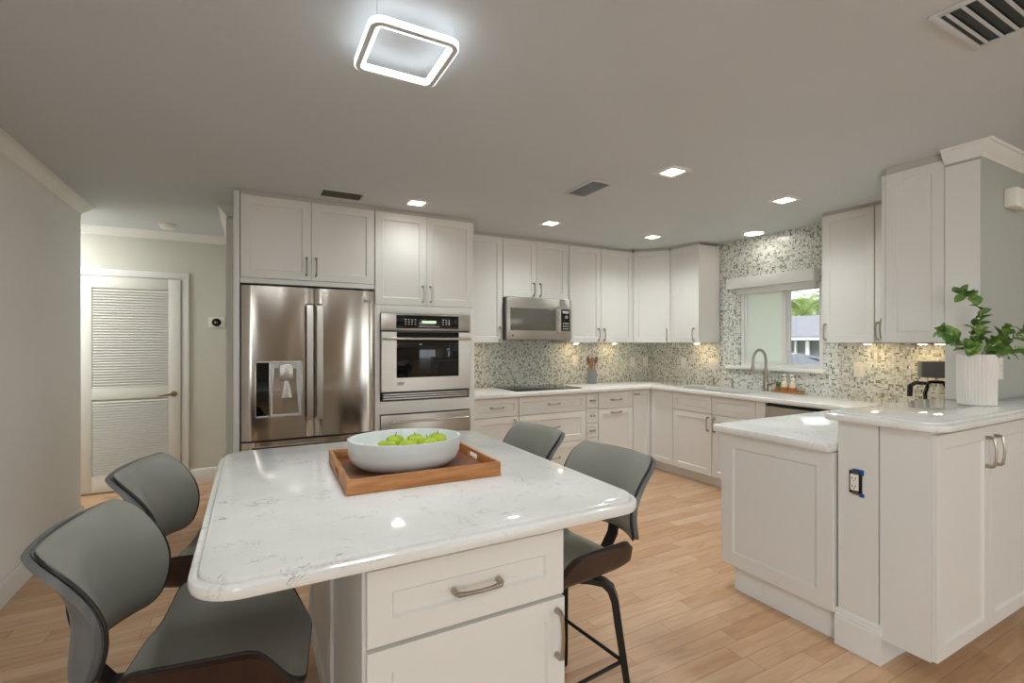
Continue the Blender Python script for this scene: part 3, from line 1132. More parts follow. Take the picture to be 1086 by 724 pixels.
# --- window-wall base cabinets (front plane x = 3.85)
XB = 3.85
t = cabinet('sink_cabinet', 'white sink base with two false drawer fronts over two doors, below window', 'cabinet', (XB, 3.633, 0), R90, 0.935, 0.10, 0.66, 0.59)
obj('top_rail', MB().box(0.001, 0.934, 0.0205, 0.04, 0.661, 0.871), 'white', t)
front(t, 'drawer', 0.002, 0.478, 0.698, 0.868, None, 0.045)
front(t, 'drawer', 0.482, 0.933, 0.698, 0.868, None, 0.045)
front(t, 'door', 0.002, 0.478, 0.105, 0.694, (0.445, 0.60, True))
front(t, 'door', 0.482, 0.933, 0.105, 0.694, (0.515, 0.60, True))
t = thing('dishwasher', 'stainless dishwasher between sink base and peninsula', 'dishwasher', (XB, 2.606, 0), R90)
obj('door', MB().box(0.002, 0.598, 0.0, 0.03, 0.11, 0.842, 0.003), 'steel_flat', t)
obj('tub', MB().box(0.004, 0.596, 0.0305, 0.57, 0.10, 0.868), 'black', t)
obj('toe_kick', MB().box(0.004, 0.596, 0.075, 0.55, 0.0005, 0.0995), 'black', t)
t = thing('filler_panel', 'narrow white filler strip left of the dishwasher', 'filler', (XB, 2.697, 0), R90)
obj('panel', MB().box(0.001, 0.088, 0.0, 0.02, 0.10, 0.872), 'white', t)

# --- peninsula
t = thing('peninsula_cabinet', 'white peninsula base ending in large shaker end panel', 'cabinet', (2.352, 1.862, 0), R90)
PW = 0.602
obj('body', MB().box(0.0005, PW, 0.0205, 1.44, 0.142, 0.872), 'white', t)
e = MB().shaker(0.0, PW, 0.142, 0.8725, 0.0, 0.0195, 0.075)
obj('end_panel', e, 'white', t)
obj('toe_kick', MB().box(0.06, PW - 0.002, 0.038, 1.42, 0.0005, 0.1415), 'trim', t)

t = cabinet('bar_cabinet', 'white tall two-door cabinet under the raised bar counter', 'cabinet', (2.382, 0.888, 0), 0, 1.06, 0.105, 1.022, 0.198, False)
obj('toe_kick', MB().box(0.25, 1.05, 0.13, 0.19, 0.0005, 0.1045), 'trim', t)
front(t, 'door', 0.006, 0.505, 0.108, 1.012, (0.462, 0.90, True))
front(t, 'door', 0.509, 1.056, 0.108, 1.012, (0.552, 0.90, True))

# --- upper cabinets on the back wall (front y = 4.23)
YU = 4.23
DU = 0.325
ZU = 1.378
t = cabinet('upper_cabinet', 'white narrow one-door upper cabinet between oven tower and microwave', 'cabinet', (1.702, YU, 0), 0, 0.475, ZU, ZT, DU, False, None, SCR)
front(t, 'door', 0.03, 0.473, ZU, ZT, (0.435, 1.465, True))
t = cabinet('microwave_cabinet', 'short white two-door upper cabinet above the microwave', 'cabinet', (2.178, YU, 0), 0, 0.767, 1.828, ZT, DU, False, None, SCR)
front(t, 'door', 0.002, 0.383, 1.830, ZT, (0.345, 1.915, True))
front(t, 'door', 0.385, 0.765, 1.830, ZT, (0.422, 1.915, True))
t = cabinet('upper_cabinet', 'white two-door upper cabinet right of the microwave', 'cabinet', (2.946, YU, 0), 0, 0.906, ZU, ZT, DU, False, None, SCR)
front(t, 'door', 0.025, 0.440, ZU, ZT, (0.402, 1.465, True))
front(t, 'door', 0.442, 0.905, ZU, ZT, (0.480, 1.465, True))
# diagonal corner
t = thing('corner_upper_cabinet', 'white diagonal one-door upper cabinet across the inside corner', 'cabinet', (3.853, YU, 0))
dg = [(0.0005, 0.016), (0.265, -0.290), (0.2775, -0.290), (0.602, -0.290), (0.602, 0.325), (0.0005, 0.325)]
obj('body', MB().prism(dg, ZU, ZT), 'white', t)
ang = math.atan2(-0.297, 0.277)
ln = math.hypot(0.277, 0.297)
dm3 = MB()
MX = Matrix.Translation((0.0, 0.0, 0)) @ Matrix.Rotation(ang, 4, 'Z')
dm3.xf = MX
dm3.shaker(0.004, ln - 0.004, ZU, ZT, -0.004, 0.0195, 0.055)
dd = obj('door', dm3, 'white', t)
hm = handle_mb(ln - 0.04, 1.465, True, 0.125, -0.0045)
for v in hm.bm.verts:
    v.co = MX @ v.co
obj('handle', hm, 'nickel', dd)
ss = MB()
ss.xf = MX
ss.box(0.01, ln - 0.01, 0.012, 0.03, ZT + 0.0005, SCR)
obj('scribe_strip', ss, 'shaded_strip', t)
XU = 4.13
t = cabinet('upper_cabinet', 'white one-door upper cabinet on window wall, left of window', 'cabinet', (XU, 3.937, 0), R90, 0.393, ZU, ZT, DU, False, None, SCR)
front(t, 'door', 0.002, 0.392, ZU, ZT, (0.335, 1.465, True))
t = cabinet('upper_cabinet', 'white upper cabinet right of window with a pull on its left edge', 'cabinet', (XU, 2.304, 0), R90, 0.386, ZU, ZT, DU, False, None, SCR)
front(t, 'door', 0.002, 0.384, ZU, ZT, (0.035, 1.465, True))
t = cabinet('corner_upper_cabinet', 'white narrow blind-corner upper cabinet behind the tall end panel', 'cabinet', (XU, 1.917, 0), R90, 0.37, ZU, ZT, DU, False, None, SCR)
front(t, 'door', 0.002, 0.368, ZU, ZT, (0.025, 1.465, True))
# cabinet on the right wall, its decorated side towards the room
t = thing('end_upper_cabinet', 'white upper cabinet with shaker side panel beside the right wall end', 'cabinet', (3.412, 1.237, 0))
obj('body', MB().box(0.0205, 0.70, 0.0, 0.288, ZU + 0.004, 2.40), 'white', t)
es = MB()
es.xf = Matrix.Translation((0.0, 0.288, 0)) @ Matrix.Rotation(R90, 4, 'Z')
es.shaker(0.0, 0.287, ZU + 0.004, 2.40, 0.0, 0.0195, 0.058)
obj('side_panel', es, 'white', t)
ed = MB()
ed.xf = Matrix.Translation((0.70, 0.309, 0)) @ Matrix.Rotation(PI, 4, 'Z')
ed.shaker(0.0, 0.70, ZU + 0.004, 2.40, 0.0, 0.0195, 0.058)
edo = obj('door', ed, 'white', t)
hm = handle_mb(0.045, 1.465, True)
MX = Matrix.Translation((0.10, 0.309, 0)) @ Matrix.Rotation(PI, 4, 'Z')
for v in hm.bm.verts:
    v.co = MX @ v.co
obj('handle', hm, 'nickel', edo)
obj('scribe_strip', MB().box(0.006, 0.69, 0.006, 0.288, 2.4005, SCR), 'shaded_strip', t)

# --- microwave
mw = thing('microwave', 'stainless over-range microwave below the short upper cabinet', 'microwave', (2.560, 4.15, 1.404))
h2 = 0.378
obj('case', MB().box(-h2, h2, 0.030, 0.405, 0.0, 0.420, 0.003), 'dark_grey_plastic', mw)
mdoor = obj('door', MB().box(-h2, 0.232, 0.0, 0.0295, 0.003, 0.418, 0.003), 'steel_flat', mw)
obj('window_glass', MB().box(-h2 + 0.035, 0.185, -0.003, -0.0005, 0.095, 0.315, 0.001), 'smoked_glass', mdoor)
hm = MB()
hm.tube([(0.205, -0.001, 0.335), (0.205, -0.035, 0.325), (0.205, -0.038, 0.21), (0.205, -0.035, 0.085), (0.205, -0.001, 0.075)], 0.009, 10)
obj('handle', hm, 'steel_flat', mdoor)
mp = obj('control_panel', MB().box(0.2335, h2, 0.0, 0.0295, 0.003, 0.418, 0.003), 'steel_flat', mw)
obj('keypad', MB().box(0.250, h2 - 0.022, -0.003, -0.0005, 0.095, 0.315, 0.001), 'black_gloss', mp)
kb = MB().lathe([(0.020, 0), (0.018, 0.016)], n=18)
for v in kb.bm.verts:
    x, y, z = v.co
    v.co = (0.303 + x, -0.0035 - z, 0.235 + y)
obj('knob', kb, 'steel_flat', mp)
kk = MB()
for r_ in range(3):
    for c_ in range(3):
        kk.box(0.268 + 0.026 * c_, 0.284 + 0.026 * c_, -0.0045, -0.0035, 0.108 + 0.028 * r_, 0.122 + 0.028 * r_)
kk.box(0.266, 0.340, -0.0045, -0.0035, 0.275, 0.300)
obj('key_markings', kk, 'marking', mp, 0)
bd = MB().lathe([(0.010, 0), (0.010, 0.001)], n=14)
for v in bd.bm.verts:
    x, y, z = v.co
    v.co = (-h2 + 0.06 + x, -0.0003 - z, 0.045 + y)
obj('maker_badge', bd, 'dark_grey_plastic', mdoor)


# ------------------------------------------------------------------ countertops
def edge_slab(outline_fn, z0, z1, r=0.010, step=0.0):
    """outline_fn(inset) -> polygon; rounded edge, optional routed step on top"""
    prof = [(r * 0.8, z0), (r * 0.25, z0 + r * 0.3), (0.0, z0 + r)]
    if step:
        prof += [(0.0, z1 - 0.019), (0.002, z1 - 0.014), (0.008, z1 - 0.0105), (0.017, z1 - 0.010), (0.0185, z1 - 0.010), (0.0188, z1 - 0.004), (0.021, z1 - 0.001), (0.024, z1)]
    else:
        prof += [(0.0, z1 - r), (r * 0.3, z1 - r * 0.3), (r, z1)]
    return MB().loft([[(x, y, z) for x, y in outline_fn(i)] for i, z in prof])


def rrect(x0, x1, y0, y1, rad):
    def f(i):
        return fillet([(x0 + i, y0 + i), (x1 - i, y0 + i), (x1 - i, y1 - i), (x0 + i, y1 - i)], max(0.004, rad - i), 8)
    return f


tag(obj('island_countertop', edge_slab(rrect(-0.115, 1.062, 1.085, 2.405, 0.105), 0.8735, 0.914, 0.012, 0.01), 'quartz', None, 28),
    'white veined quartz slab with rounded corners on the kitchen island', 'countertop')


def inset_poly(pts, i):
    """inset of an axis-aligned counter-clockwise polygon"""
    out = []
    n = len(pts)
    for k in range(n):
        p, a, b = Vector(pts[k]), Vector(pts[k - 1]), Vector(pts[(k + 1) % n])
        d0, d1 = (p - a).normalized(), (b - p).normalized()
        n0, n1 = Vector((-d0.y, d0.x)), Vector((-d1.y, d1.x))
        out.append(tuple(p + (n0 + n1) * i))
    return out


UP = [(1.702, 3.915), (3.815, 3.915), (3.815, 1.908), (2.322, 1.908), (2.322, 1.262), (4.455, 1.262), (4.455, 4.555), (1.702, 4.555)]
URAD = [0.004, 0.02, 0.02, 0.025, 0.025, 0.004, 0.004, 0.004]
ct = obj('countertop', edge_slab(lambda i: fillet(inset_poly(UP, i), URAD, 4), 0.8735, 0.914, 0.010), 'quartz', None, 28)
bool_cut(ct, 3.905, 4.305, 2.885, 3.595, 0.80, 1.0)
tag(ct, 'long white quartz counter running round under the mosaic walls to the peninsula', 'countertop')
BP = [(2.335, 0.855), (4.6, 0.855), (4.6, 1.083), (3.402, 1.083), (3.402, 1.30), (2.335, 1.30)]
BRAD = [0.10, 0.004, 0.004, 0.004, 0.004, 0.03]
tag(obj('bar_countertop', edge_slab(lambda i: fillet(inset_poly(BP, i), [max(0.003, r - i) for r in BRAD], 8), 1.025, 1.065, 0.010, 0.01), 'quartz', None, 28),
    'raised white quartz bar counter with rounded corner under the potted plant', 'countertop')

# --- island base
t = thing('island_cabinet', 'white kitchen island base with drawer over door facing front', 'kitchen island', (0.228, 1.142, 0))
IW, ID = 0.557, 1.20
obj('body', MB().box(0.018, IW - 0.018, 0.0205, ID - 0.018, 0.10, 0.872), 'white', t)
obj('toe_kick', MB().box(0.03, IW - 0.03, 0.075, ID - 0.03, 0.0005, 0.0995), 'trim', t)
front(t, 'drawer', 0.006, IW - 0.002, 0.668, 0.850, (0.283, 0.757, False), 0.058)
front(t, 'door', 0.006, IW + 0.002, 0.105, 0.660, (IW - 0.028, 0.565, True))
for sgn in (0, 1):
    for y0, y1 in ((0.021, 0.60), (0.602, ID - 0.019)):
        m = MB()
        if sgn == 0:
            m.xf = Matrix.Translation((0.0, y1, 0)) @ Matrix.Rotation(R90, 4, 'Z')
        else:
            m.xf = Matrix.Translation((IW, y0, 0)) @ Matrix.Rotation(-R90, 4, 'Z')
        m.shaker(0.0, y1 - y0, 0.1005, 0.871, 0.0, 0.0175, 0.065)
        obj('side_panel', m, 'white', t)

# --- cooktop, sink, faucet
t = thing('cooktop', 'flat black glass cooktop in counter below the microwave', 'cooktop', (2.585, 4.25, 0.9145))
obj('glass_top', MB().box(-0.378, 0.378, -0.25, 0.25, 0.0, 0.007, 0.002), 'black_gloss', t)
bz = MB()
for x, y, r in ((-0.2, -0.12, 0.09), (0.2, -0.12, 0.075), (-0.2, 0.12, 0.075), (0.2, 0.12, 0.095)):
    for q in (r, r - 0.003):
        pass
    bz.loft([[(x + q * math.cos(2 * PI * k / 40), y + q * math.sin(2 * PI * k / 40), zz) for k in range(40)] for q, zz in ((r, 0.0072), (r, 0.0076), (r - 0.003, 0.0076), (r - 0.003, 0.0072))], False, False)
obj('burner_rings', bz, 'dark_grey_plastic', t)

t = thing('sink', 'stainless undermount sink in the counter below the window', 'sink', (4.105, 3.240, 0.70))
sk = MB()
so = lambda i: fillet([(-0.215 + i, -0.370 + i), (0.215 - i, -0.370 + i), (0.215 - i, 0.370 - i), (-0.215 + i, 0.370 - i)], max(0.005, 0.04 - i), 5)
sk.loft([[(x, y, z) for x, y in so(i)] for i, z in ((0.0, 0.168), (0.0, 0.172), (0.014, 0.172), (0.020, 0.02), (0.05, 0.004))], False, True)
obj('basin', sk, 'steel_flat', t)
obj('drain', MB().lathe([(0.045, 0.0045), (0.04, 0.007), (0.01, 0.006)], n=24), 'nickel', t)

t = thing('faucet', 'nickel gooseneck faucet behind the sink in front of window', 'faucet', (4.372, 2.955, 0.9145))
obj('base', MB().lathe([(0.030, 0), (0.030, 0.006), (0.023, 0.014), (0.021, 0.10), (0.018, 0.11)], n=20), 'nickel', t)
pts = [(0, 0, 0.10), (0, 0, 0.20), (0, 0, 0.29)]
for k in range(1, 12):
    a = PI * k / 11
    pts.append((-0.095 + 0.095 * math.cos(a), 0, 0.29 + 0.105 * math.sin(a)))
pts += [(-0.193, 0, 0.25)]
obj('spout', MB().tube(pts, 0.0125, 12), 'nickel', t)
obj('spray_head', MB().tube([(-0.193, 0, 0.252), (-0.198, 0, 0.22), (-0.203, 0, 0.185)], [0.014, 0.019, 0.020], 14), 'nickel', t)
obj('lever', MB().tube([(0.0, -0.020, 0.065), (0.0, -0.045, 0.068), (0.0, -0.10, 0.085)], [0.016, 0.012, 0.006], 10), 'nickel', t)
for (nm, lab, ct_, x, y, h_) in (('soap_dispenser', 'small nickel soap pump behind left end of sink', 'soap dispenser', 4.38, 3.56, 0.10), ('water_tap', 'small nickel filtered-water tap behind the middle of sink', 'tap', 4.38, 3.33, 0.09)):
    t = thing(nm, lab, ct_, (x, y, 0.9145))
    obj('base', MB().lathe([(0.020, 0), (0.020, 0.006), (0.011, 0.012), (0.010, h_ * 0.7), (0.013, h_ * 0.75), (0.012, h_ * 0.85)], n=16), 'nickel', t)
    obj('spout', MB().tube([(0, 0, h_ * 0.84), (-0.01, 0, h_), (-0.05, 0, h_ * 1.05), (-0.07, 0, h_ * 0.9)], 0.006, 8), 'nickel', t)

# soap tray group
t = thing('soap_tray', 'small wooden tray holding soap bottles right of the faucet', 'tray', (4.385, 2.745, 0.9145))
tr_ = MB()
tr_.box(-0.055, 0.055, -0.125, 0.125, 0.0, 0.010, 0.002)
obj('base', tr_, 'spoon_wood', t)
rr_ = MB()
rr_.box(-0.055, -0.050, -0.125, 0.125, 0.0105, 0.022)
rr_.box(0.050, 0.055, -0.125, 0.125, 0.0105, 0.022)
obj('rim', rr_, 'spoon_wood', t)


def bottle(y, lab):
    t = thing('soap_bottle', lab, 'bottle', (4.385, y, 0.925), 0, 'soap bottles by the faucet')
    obj('body', MB().lathe([(0.026, 0), (0.029, 0.004), (0.029, 0.062), (0.024, 0.082), (0.012, 0.096), (0.012, 0.108)], n=20), 'pale_soap', t)
    obj('soap', MB().lathe([(0.0266, -0.0006), (0.0297, 0.004), (0.0297, 0.040)], n=20, cap1=False), 'amber', t)
    obj('collar', MB().lathe([(0.015, 0.1085), (0.015, 0.122), (0.006, 0.124), (0.006, 0.145)], n=16), 'plate', t)
    obj('pump', MB().tube([(0.006, 0, 0.151), (-0.02, 0, 0.152), (-0.042, 0, 0.146)], [0.009, 0.008, 0.005], 8), 'plate', t)
    return t


b1_ = bottle(2.700, 'amber soap bottle with white pump at the right end of wooden tray')
copy_tree(b1_, (4.385, 2.775, 0.925), 0, 'amber soap bottle with white pump beside the tiny green plant')
t = thing('tiny_plant', 'tiny green plant in little pot on the soap tray', 'plant', (4.385, 2.838, 0.925))
obj('pot', MB().lathe([(0.020, 0), (0.025, 0.035), (0.022, 0.035)], n=16), 'tray_wood', t)
lf = MB()
for k in range(22):
    a = 2 * PI * k / 22 * 2.4
    tip = Vector((math.cos(a) * 0.025, math.sin(a) * 0.025, 0.06 + 0.05 * random.random()))
    b0 = Vector((math.cos(a) * 0.006, math.sin(a) * 0.006, 0.034))
    sd = Vector((-math.sin(a), math.cos(a), 0)) * 0.006
    md_ = (b0 + tip) / 2
    lf.bm.faces.new([lf.v(b0), lf.v(md_ + sd), lf.v(tip), lf.v(md_ - sd)])
obj('leaves', lf, 'leaf', t, 0)

# --- utensil crock
t = thing('utensil_crock', 'grey ribbed crock holding cooking spoons on counter by cooktop', 'crock', (3.40, 4.40, 0.9145))
obj('jar', MB().lathe([(0.050, 0), (0.052, 0.004), (0.052, 0.150), (0.048, 0.150), (0.047, 0.01)], n=72, flute=24, fd=0.003), 'grey_crock', t)
for k, (dx, dy, lean, mt, hh, lab) in enumerate(((-0.022, 0.012, -0.24, 'spoon_grey', 0.30, 'grey spatula leaning far left in the crock'), (0.012, 0.034, 0.06, 'spoon_wood', 0.29, 'pale wooden spoon standing upright in the crock'),
                                              (0.020, -0.016, 0.22, 'spoon_grey', 0.30, 'grey spoon leaning right in the crock'), (-0.006, -0.018, -0.12, 'spoon_wood', 0.24, 'short wooden spoon leaning slightly left in the crock'))):
    s_ = thing('cooking_spoon', lab, 'utensil', (3.40 - 0.55 * math.sin(lean) * 0.085, 4.40 + dy * 0.5, 0.926), 0, 'utensils in the crock')
    ax = Vector((math.sin(lean), 0.0, math.cos(lean)))
    p0 = Vector((0, 0, 0))
    p1 = ax * (hh - 0.08)
    obj('shaft', MB().tube([tuple(p0), tuple(p1)], 0.006, 8), 'spoon_wood', s_)
    hd_ = MB()
    hd_.ball((0, 0, 0), 1.0, 14, 8, (0.026, 0.008, 0.045))
    RM = Matrix.Translation(ax * (hh - 0.04)) @ Matrix.Rotation(lean, 4, 'Y')
    for v in hd_.bm.verts:
        v.co = RM @ v.co
    obj('bowl', hd_, mt, s_)

# --- coffee maker
t = thing('coffee_maker', 'dark coffee maker with glass carafe behind the bar at the white wall end', 'coffee maker', (4.20, 1.53, 0.9145), math.radians(-60))
obj('base', MB().prism(fillet([(-0.13, -0.11), (0.13, -0.11), (0.13, 0.11), (-0.13, 0.11)], 0.03, 5), 0.0, 0.032), 'dark_grey_plastic', t)
obj('column', MB().box(0.05, 0.13, -0.10, 0.10, 0.0325, 0.2245, 0.008), 'brown_plastic', t)
obj('head', MB().prism(fillet([(-0.13, -0.11), (0.13, -0.11), (0.13, 0.11), (-0.13, 0.11)], 0.035, 5), 0.225, 0.335), 'dark_grey_plastic', t)
cf_ = obj('carafe', MB().lathe([(0.062, 0.0), (0.072, 0.015), (0.075, 0.08), (0.056, 0.145), (0.052, 0.150), (0.071, 0.08), (0.066, 0.016)], (-0.035, 0, 0.033), 28, True, False), 'glass', t)
obj('handle', MB().tube([(-0.092, 0, 0.178), (-0.150, 0, 0.182), (-0.180, 0, 0.160), (-0.182, 0, 0.085)], [0.012, 0.015, 0.017, 0.015], 10), 'black', cf_)
obj('lid', MB().lathe([(0.056, 0.184), (0.046, 0.198), (0.016, 0.203)], (-0.035, 0, 0), 24), 'black', cf_)

# --- plant on the bar
t = thing('potted_plant', 'green eucalyptus branches in white ribbed pot on the bar', 'plant', (3.235, 1.045, 1.0655))
obj('pot', MB().lathe([(0.070, 0), (0.075, 0.004), (0.079, 0.255), (0.072, 0.255), (0.068, 0.02)], n=288, flute=36, fd=0.003), 'pot', t)
obj('soil', MB().lathe([(0.069, 0.20), (0.069, 0.222), (0.02, 0.226)], n=32), 'soil', t)


def leaf_faces(m, base, direction, normal, L, w):
    d = direction.normalized()
    nn = (normal - d * normal.dot(d)).normalized()
    sd = d.cross(nn)
    rows = []
    for k in range(6):
        s = k / 5
        wd = w * math.sin(PI * (0.10 + 0.86 * s)) ** 0.8
        c = base + d * (L * s) + nn * (0.12 * L * math.sin(PI * s))
        rows.append((m.v(c - sd * wd + nn * wd * 0.25), m.v(c), m.v(c + sd * wd + nn * wd * 0.25)))
    for a, b in zip(rows[:-1], rows[1:]):
        m.bm.faces.new((a[0], a[1], b[1], b[0]))
        m.bm.faces.new((a[1], a[2], b[2], b[1]))


RT = Vector((math.cos(math.radians(28.3)), -math.sin(math.radians(28.3)), 0))   # along the counter, broadside to the room
FW = Vector((math.sin(math.radians(28.3)), math.cos(math.radians(28.3)), 0))
rl = random.Random(21)
branches = [
    [(0.0, 0, 0.22), (0.0, 0.0, 0.32), (0.01, -0.01, 0.40), (0.0, -0.02, 0.48), (-0.06, -0.02, 0.545), (-0.115, -0.02, 0.565)],
    [(0.0, 0, 0.22), (-0.05, 0.01, 0.30), (-0.10, 0.01, 0.33), (-0.145, 0.0, 0.36), (-0.185, 0.0, 0.375)],
    [(0.0, 0, 0.22), (0.06, -0.01, 0.28), (0.12, -0.02, 0.31), (0.18, -0.02, 0.345), (0.235, -0.02, 0.375), (0.28, -0.02, 0.405)],
    [(0.0, 0, 0.22), (0.03, -0.03, 0.30), (0.06, -0.05, 0.34), (0.085, -0.06, 0.385)],
    [(0.0, 0, 0.22), (-0.03, -0.03, 0.28), (-0.07, -0.05, 0.29), (-0.10, -0.05, 0.30)],
    [(0.0, 0, 0.22), (0.05, -0.04, 0.26), (0.10, -0.06, 0.265), (0.14, -0.07, 0.28)],
    [(0.0, 0, 0.22), (0.01, 0.04, 0.30), (0.03, 0.05, 0.38), (0.045, 0.05, 0.44)],
]
for bi, br in enumerate(branches):
    P = [RT * a + FW * b + Vector((0, 0, c)) for a, b, c in br]
    dense = []
    for a, b in zip(P[:-1], P[1:]):
        for k in range(3):
            dense.append(a.lerp(b, k / 3))
    dense.append(P[-1])
    st_ = obj('stem', MB().tube([tuple(p) for p in dense], [0.0035 - 0.0018 * k / len(dense) for k in range(len(dense))], 6), 'stem', t)
    lm = MB()
    n = len(dense)
    for k in range(2, n):
        tdir = (dense[k] - dense[k - 1]).normalized()
        for s in (0, 1):
            a = rl.uniform(0, 2 * PI) + s * PI
            ref = Vector((0, 0, 1)) if abs(tdir.z) < 0.8 else RT
            p_ = (ref - tdir * ref.dot(tdir)).normalized()
            q_ = tdir.cross(p_)
            out = (p_ * math.cos(a) + q_ * math.sin(a)) * 0.9 + tdir * 0.5
            size = rl.uniform(0.044, 0.062) * (0.62 if k > n - 3 else 1.0)
            leaf_faces(lm, dense[k], out, tdir + Vector((rl.uniform(-.4, .4), rl.uniform(-.8, 0), rl.uniform(0, .7))), size, size * 0.40)
    leaf_faces(lm, dense[-1], dense[-1] - dense[-2], Vector((0, -1, 0.5)), 0.034, 0.011)
    obj('leaves', lm, 'leaf', t, 60)

# ------------------------------------------------------------------ tray, bowl, apples on the island
t = thing('serving_tray', 'rectangular orange-brown wooden tray on the island counter', 'tray', (0.518, 1.755, 0.9145), math.radians(-1.5))
TX, TY, TH = 0.258, 0.235, 0.048
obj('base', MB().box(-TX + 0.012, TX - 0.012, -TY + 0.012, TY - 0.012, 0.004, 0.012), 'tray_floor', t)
for y in (-TY, TY - 0.012):
    obj('side', MB().box(-TX, TX, y, y + 0.012, 0.0, TH, 0.0015), 'tray_wood', t)
for x in (-TX, TX - 0.012):
    # end boards with a hand hole
    e_ = MB()
    e_.box(x, x + 0.012, -TY + 0.0125, -0.05, 0.0, TH, 0.001)
    e_.box(x, x + 0.012, 0.05, TY - 0.0125, 0.0, TH, 0.001)
    e_.box(x, x + 0.012, -0.05, 0.05, 0.0, 0.016)
    e_.box(x, x + 0.012, -0.05, 0.05, 0.036, TH)
    obj('handle_end', e_, 'tray_wood', t)

bwl = thing('fruit_bowl', 'white ceramic oval bowl on the wooden tray holding green apples', 'bowl', (0.505, 1.775, 0.9272), math.radians(-8))
bo = MB()
prof = [(0.70, 0.0), (0.80, 0.004), (0.92, 0.022), (0.985, 0.050), (1.0, 0.100), (1.0, 0.104), (0.965, 0.104), (0.955, 0.098), (0.94, 0.070), (0.86, 0.046), (0.70, 0.038)]
bo.loft([[(0.205 * s * math.cos(2 * PI * k / 56), 0.165 * s * math.sin(2 * PI * k / 56), z) for k in range(56)] for s, z in prof])
obj('vessel', bo, 'ceramic', bwl)


def apple(name, loc, r, tilt, label):
    t = thing(name, label, 'apple', loc, tilt, 'green apples in the bowl')
    pr = []
    for k in range(13):
        a = -PI / 2 + PI * k / 12
        rr = r * math.cos(a) * (1 + 0.05 * math.sin(a))
        z = r * 0.92 * math.sin(a) - (0.14 * r * math.exp(-(rr / (0.35 * r)) ** 2) if a > 0 else -0.06 * r * math.exp(-(rr / (0.35 * r)) ** 2))
        pr.append((max(rr, 0.0004), z + r * 0.9))
    obj('flesh', MB().lathe(pr, n=24), 'apple', t)
    obj('stalk', MB().tube([(0, 0, r * 1.62), (0.003, 0, r * 1.85), (0.007, 0, r * 2.0)], 0.0018, 6), 'trunk', t)
    return t


a0_ = apple('green_apple', (0.428, 1.745, 0.9655), 0.0365, 0.3, 'large green apple nearest the bowl left side')
ap = [((0.502, 1.722, 0.9655), 1.3, 'green apple at the front middle of the bowl'), ((0.576, 1.730, 0.9655), 2.2, 'green apple at the front right, behind the bowl rim'),
      ((0.478, 1.812, 0.9675), 0.8, 'green apple at the back of the bowl, second from left'), ((0.552, 1.805, 0.9655), 4.0, 'green apple lying low at the back middle of bowl'),
      ((0.632, 1.782, 0.9675), 5.0, 'green apple farthest right in the bowl')]
for l_, r_, lab in ap:
    copy_tree(a0_, l_, r_, lab, 'green apples in the bowl')


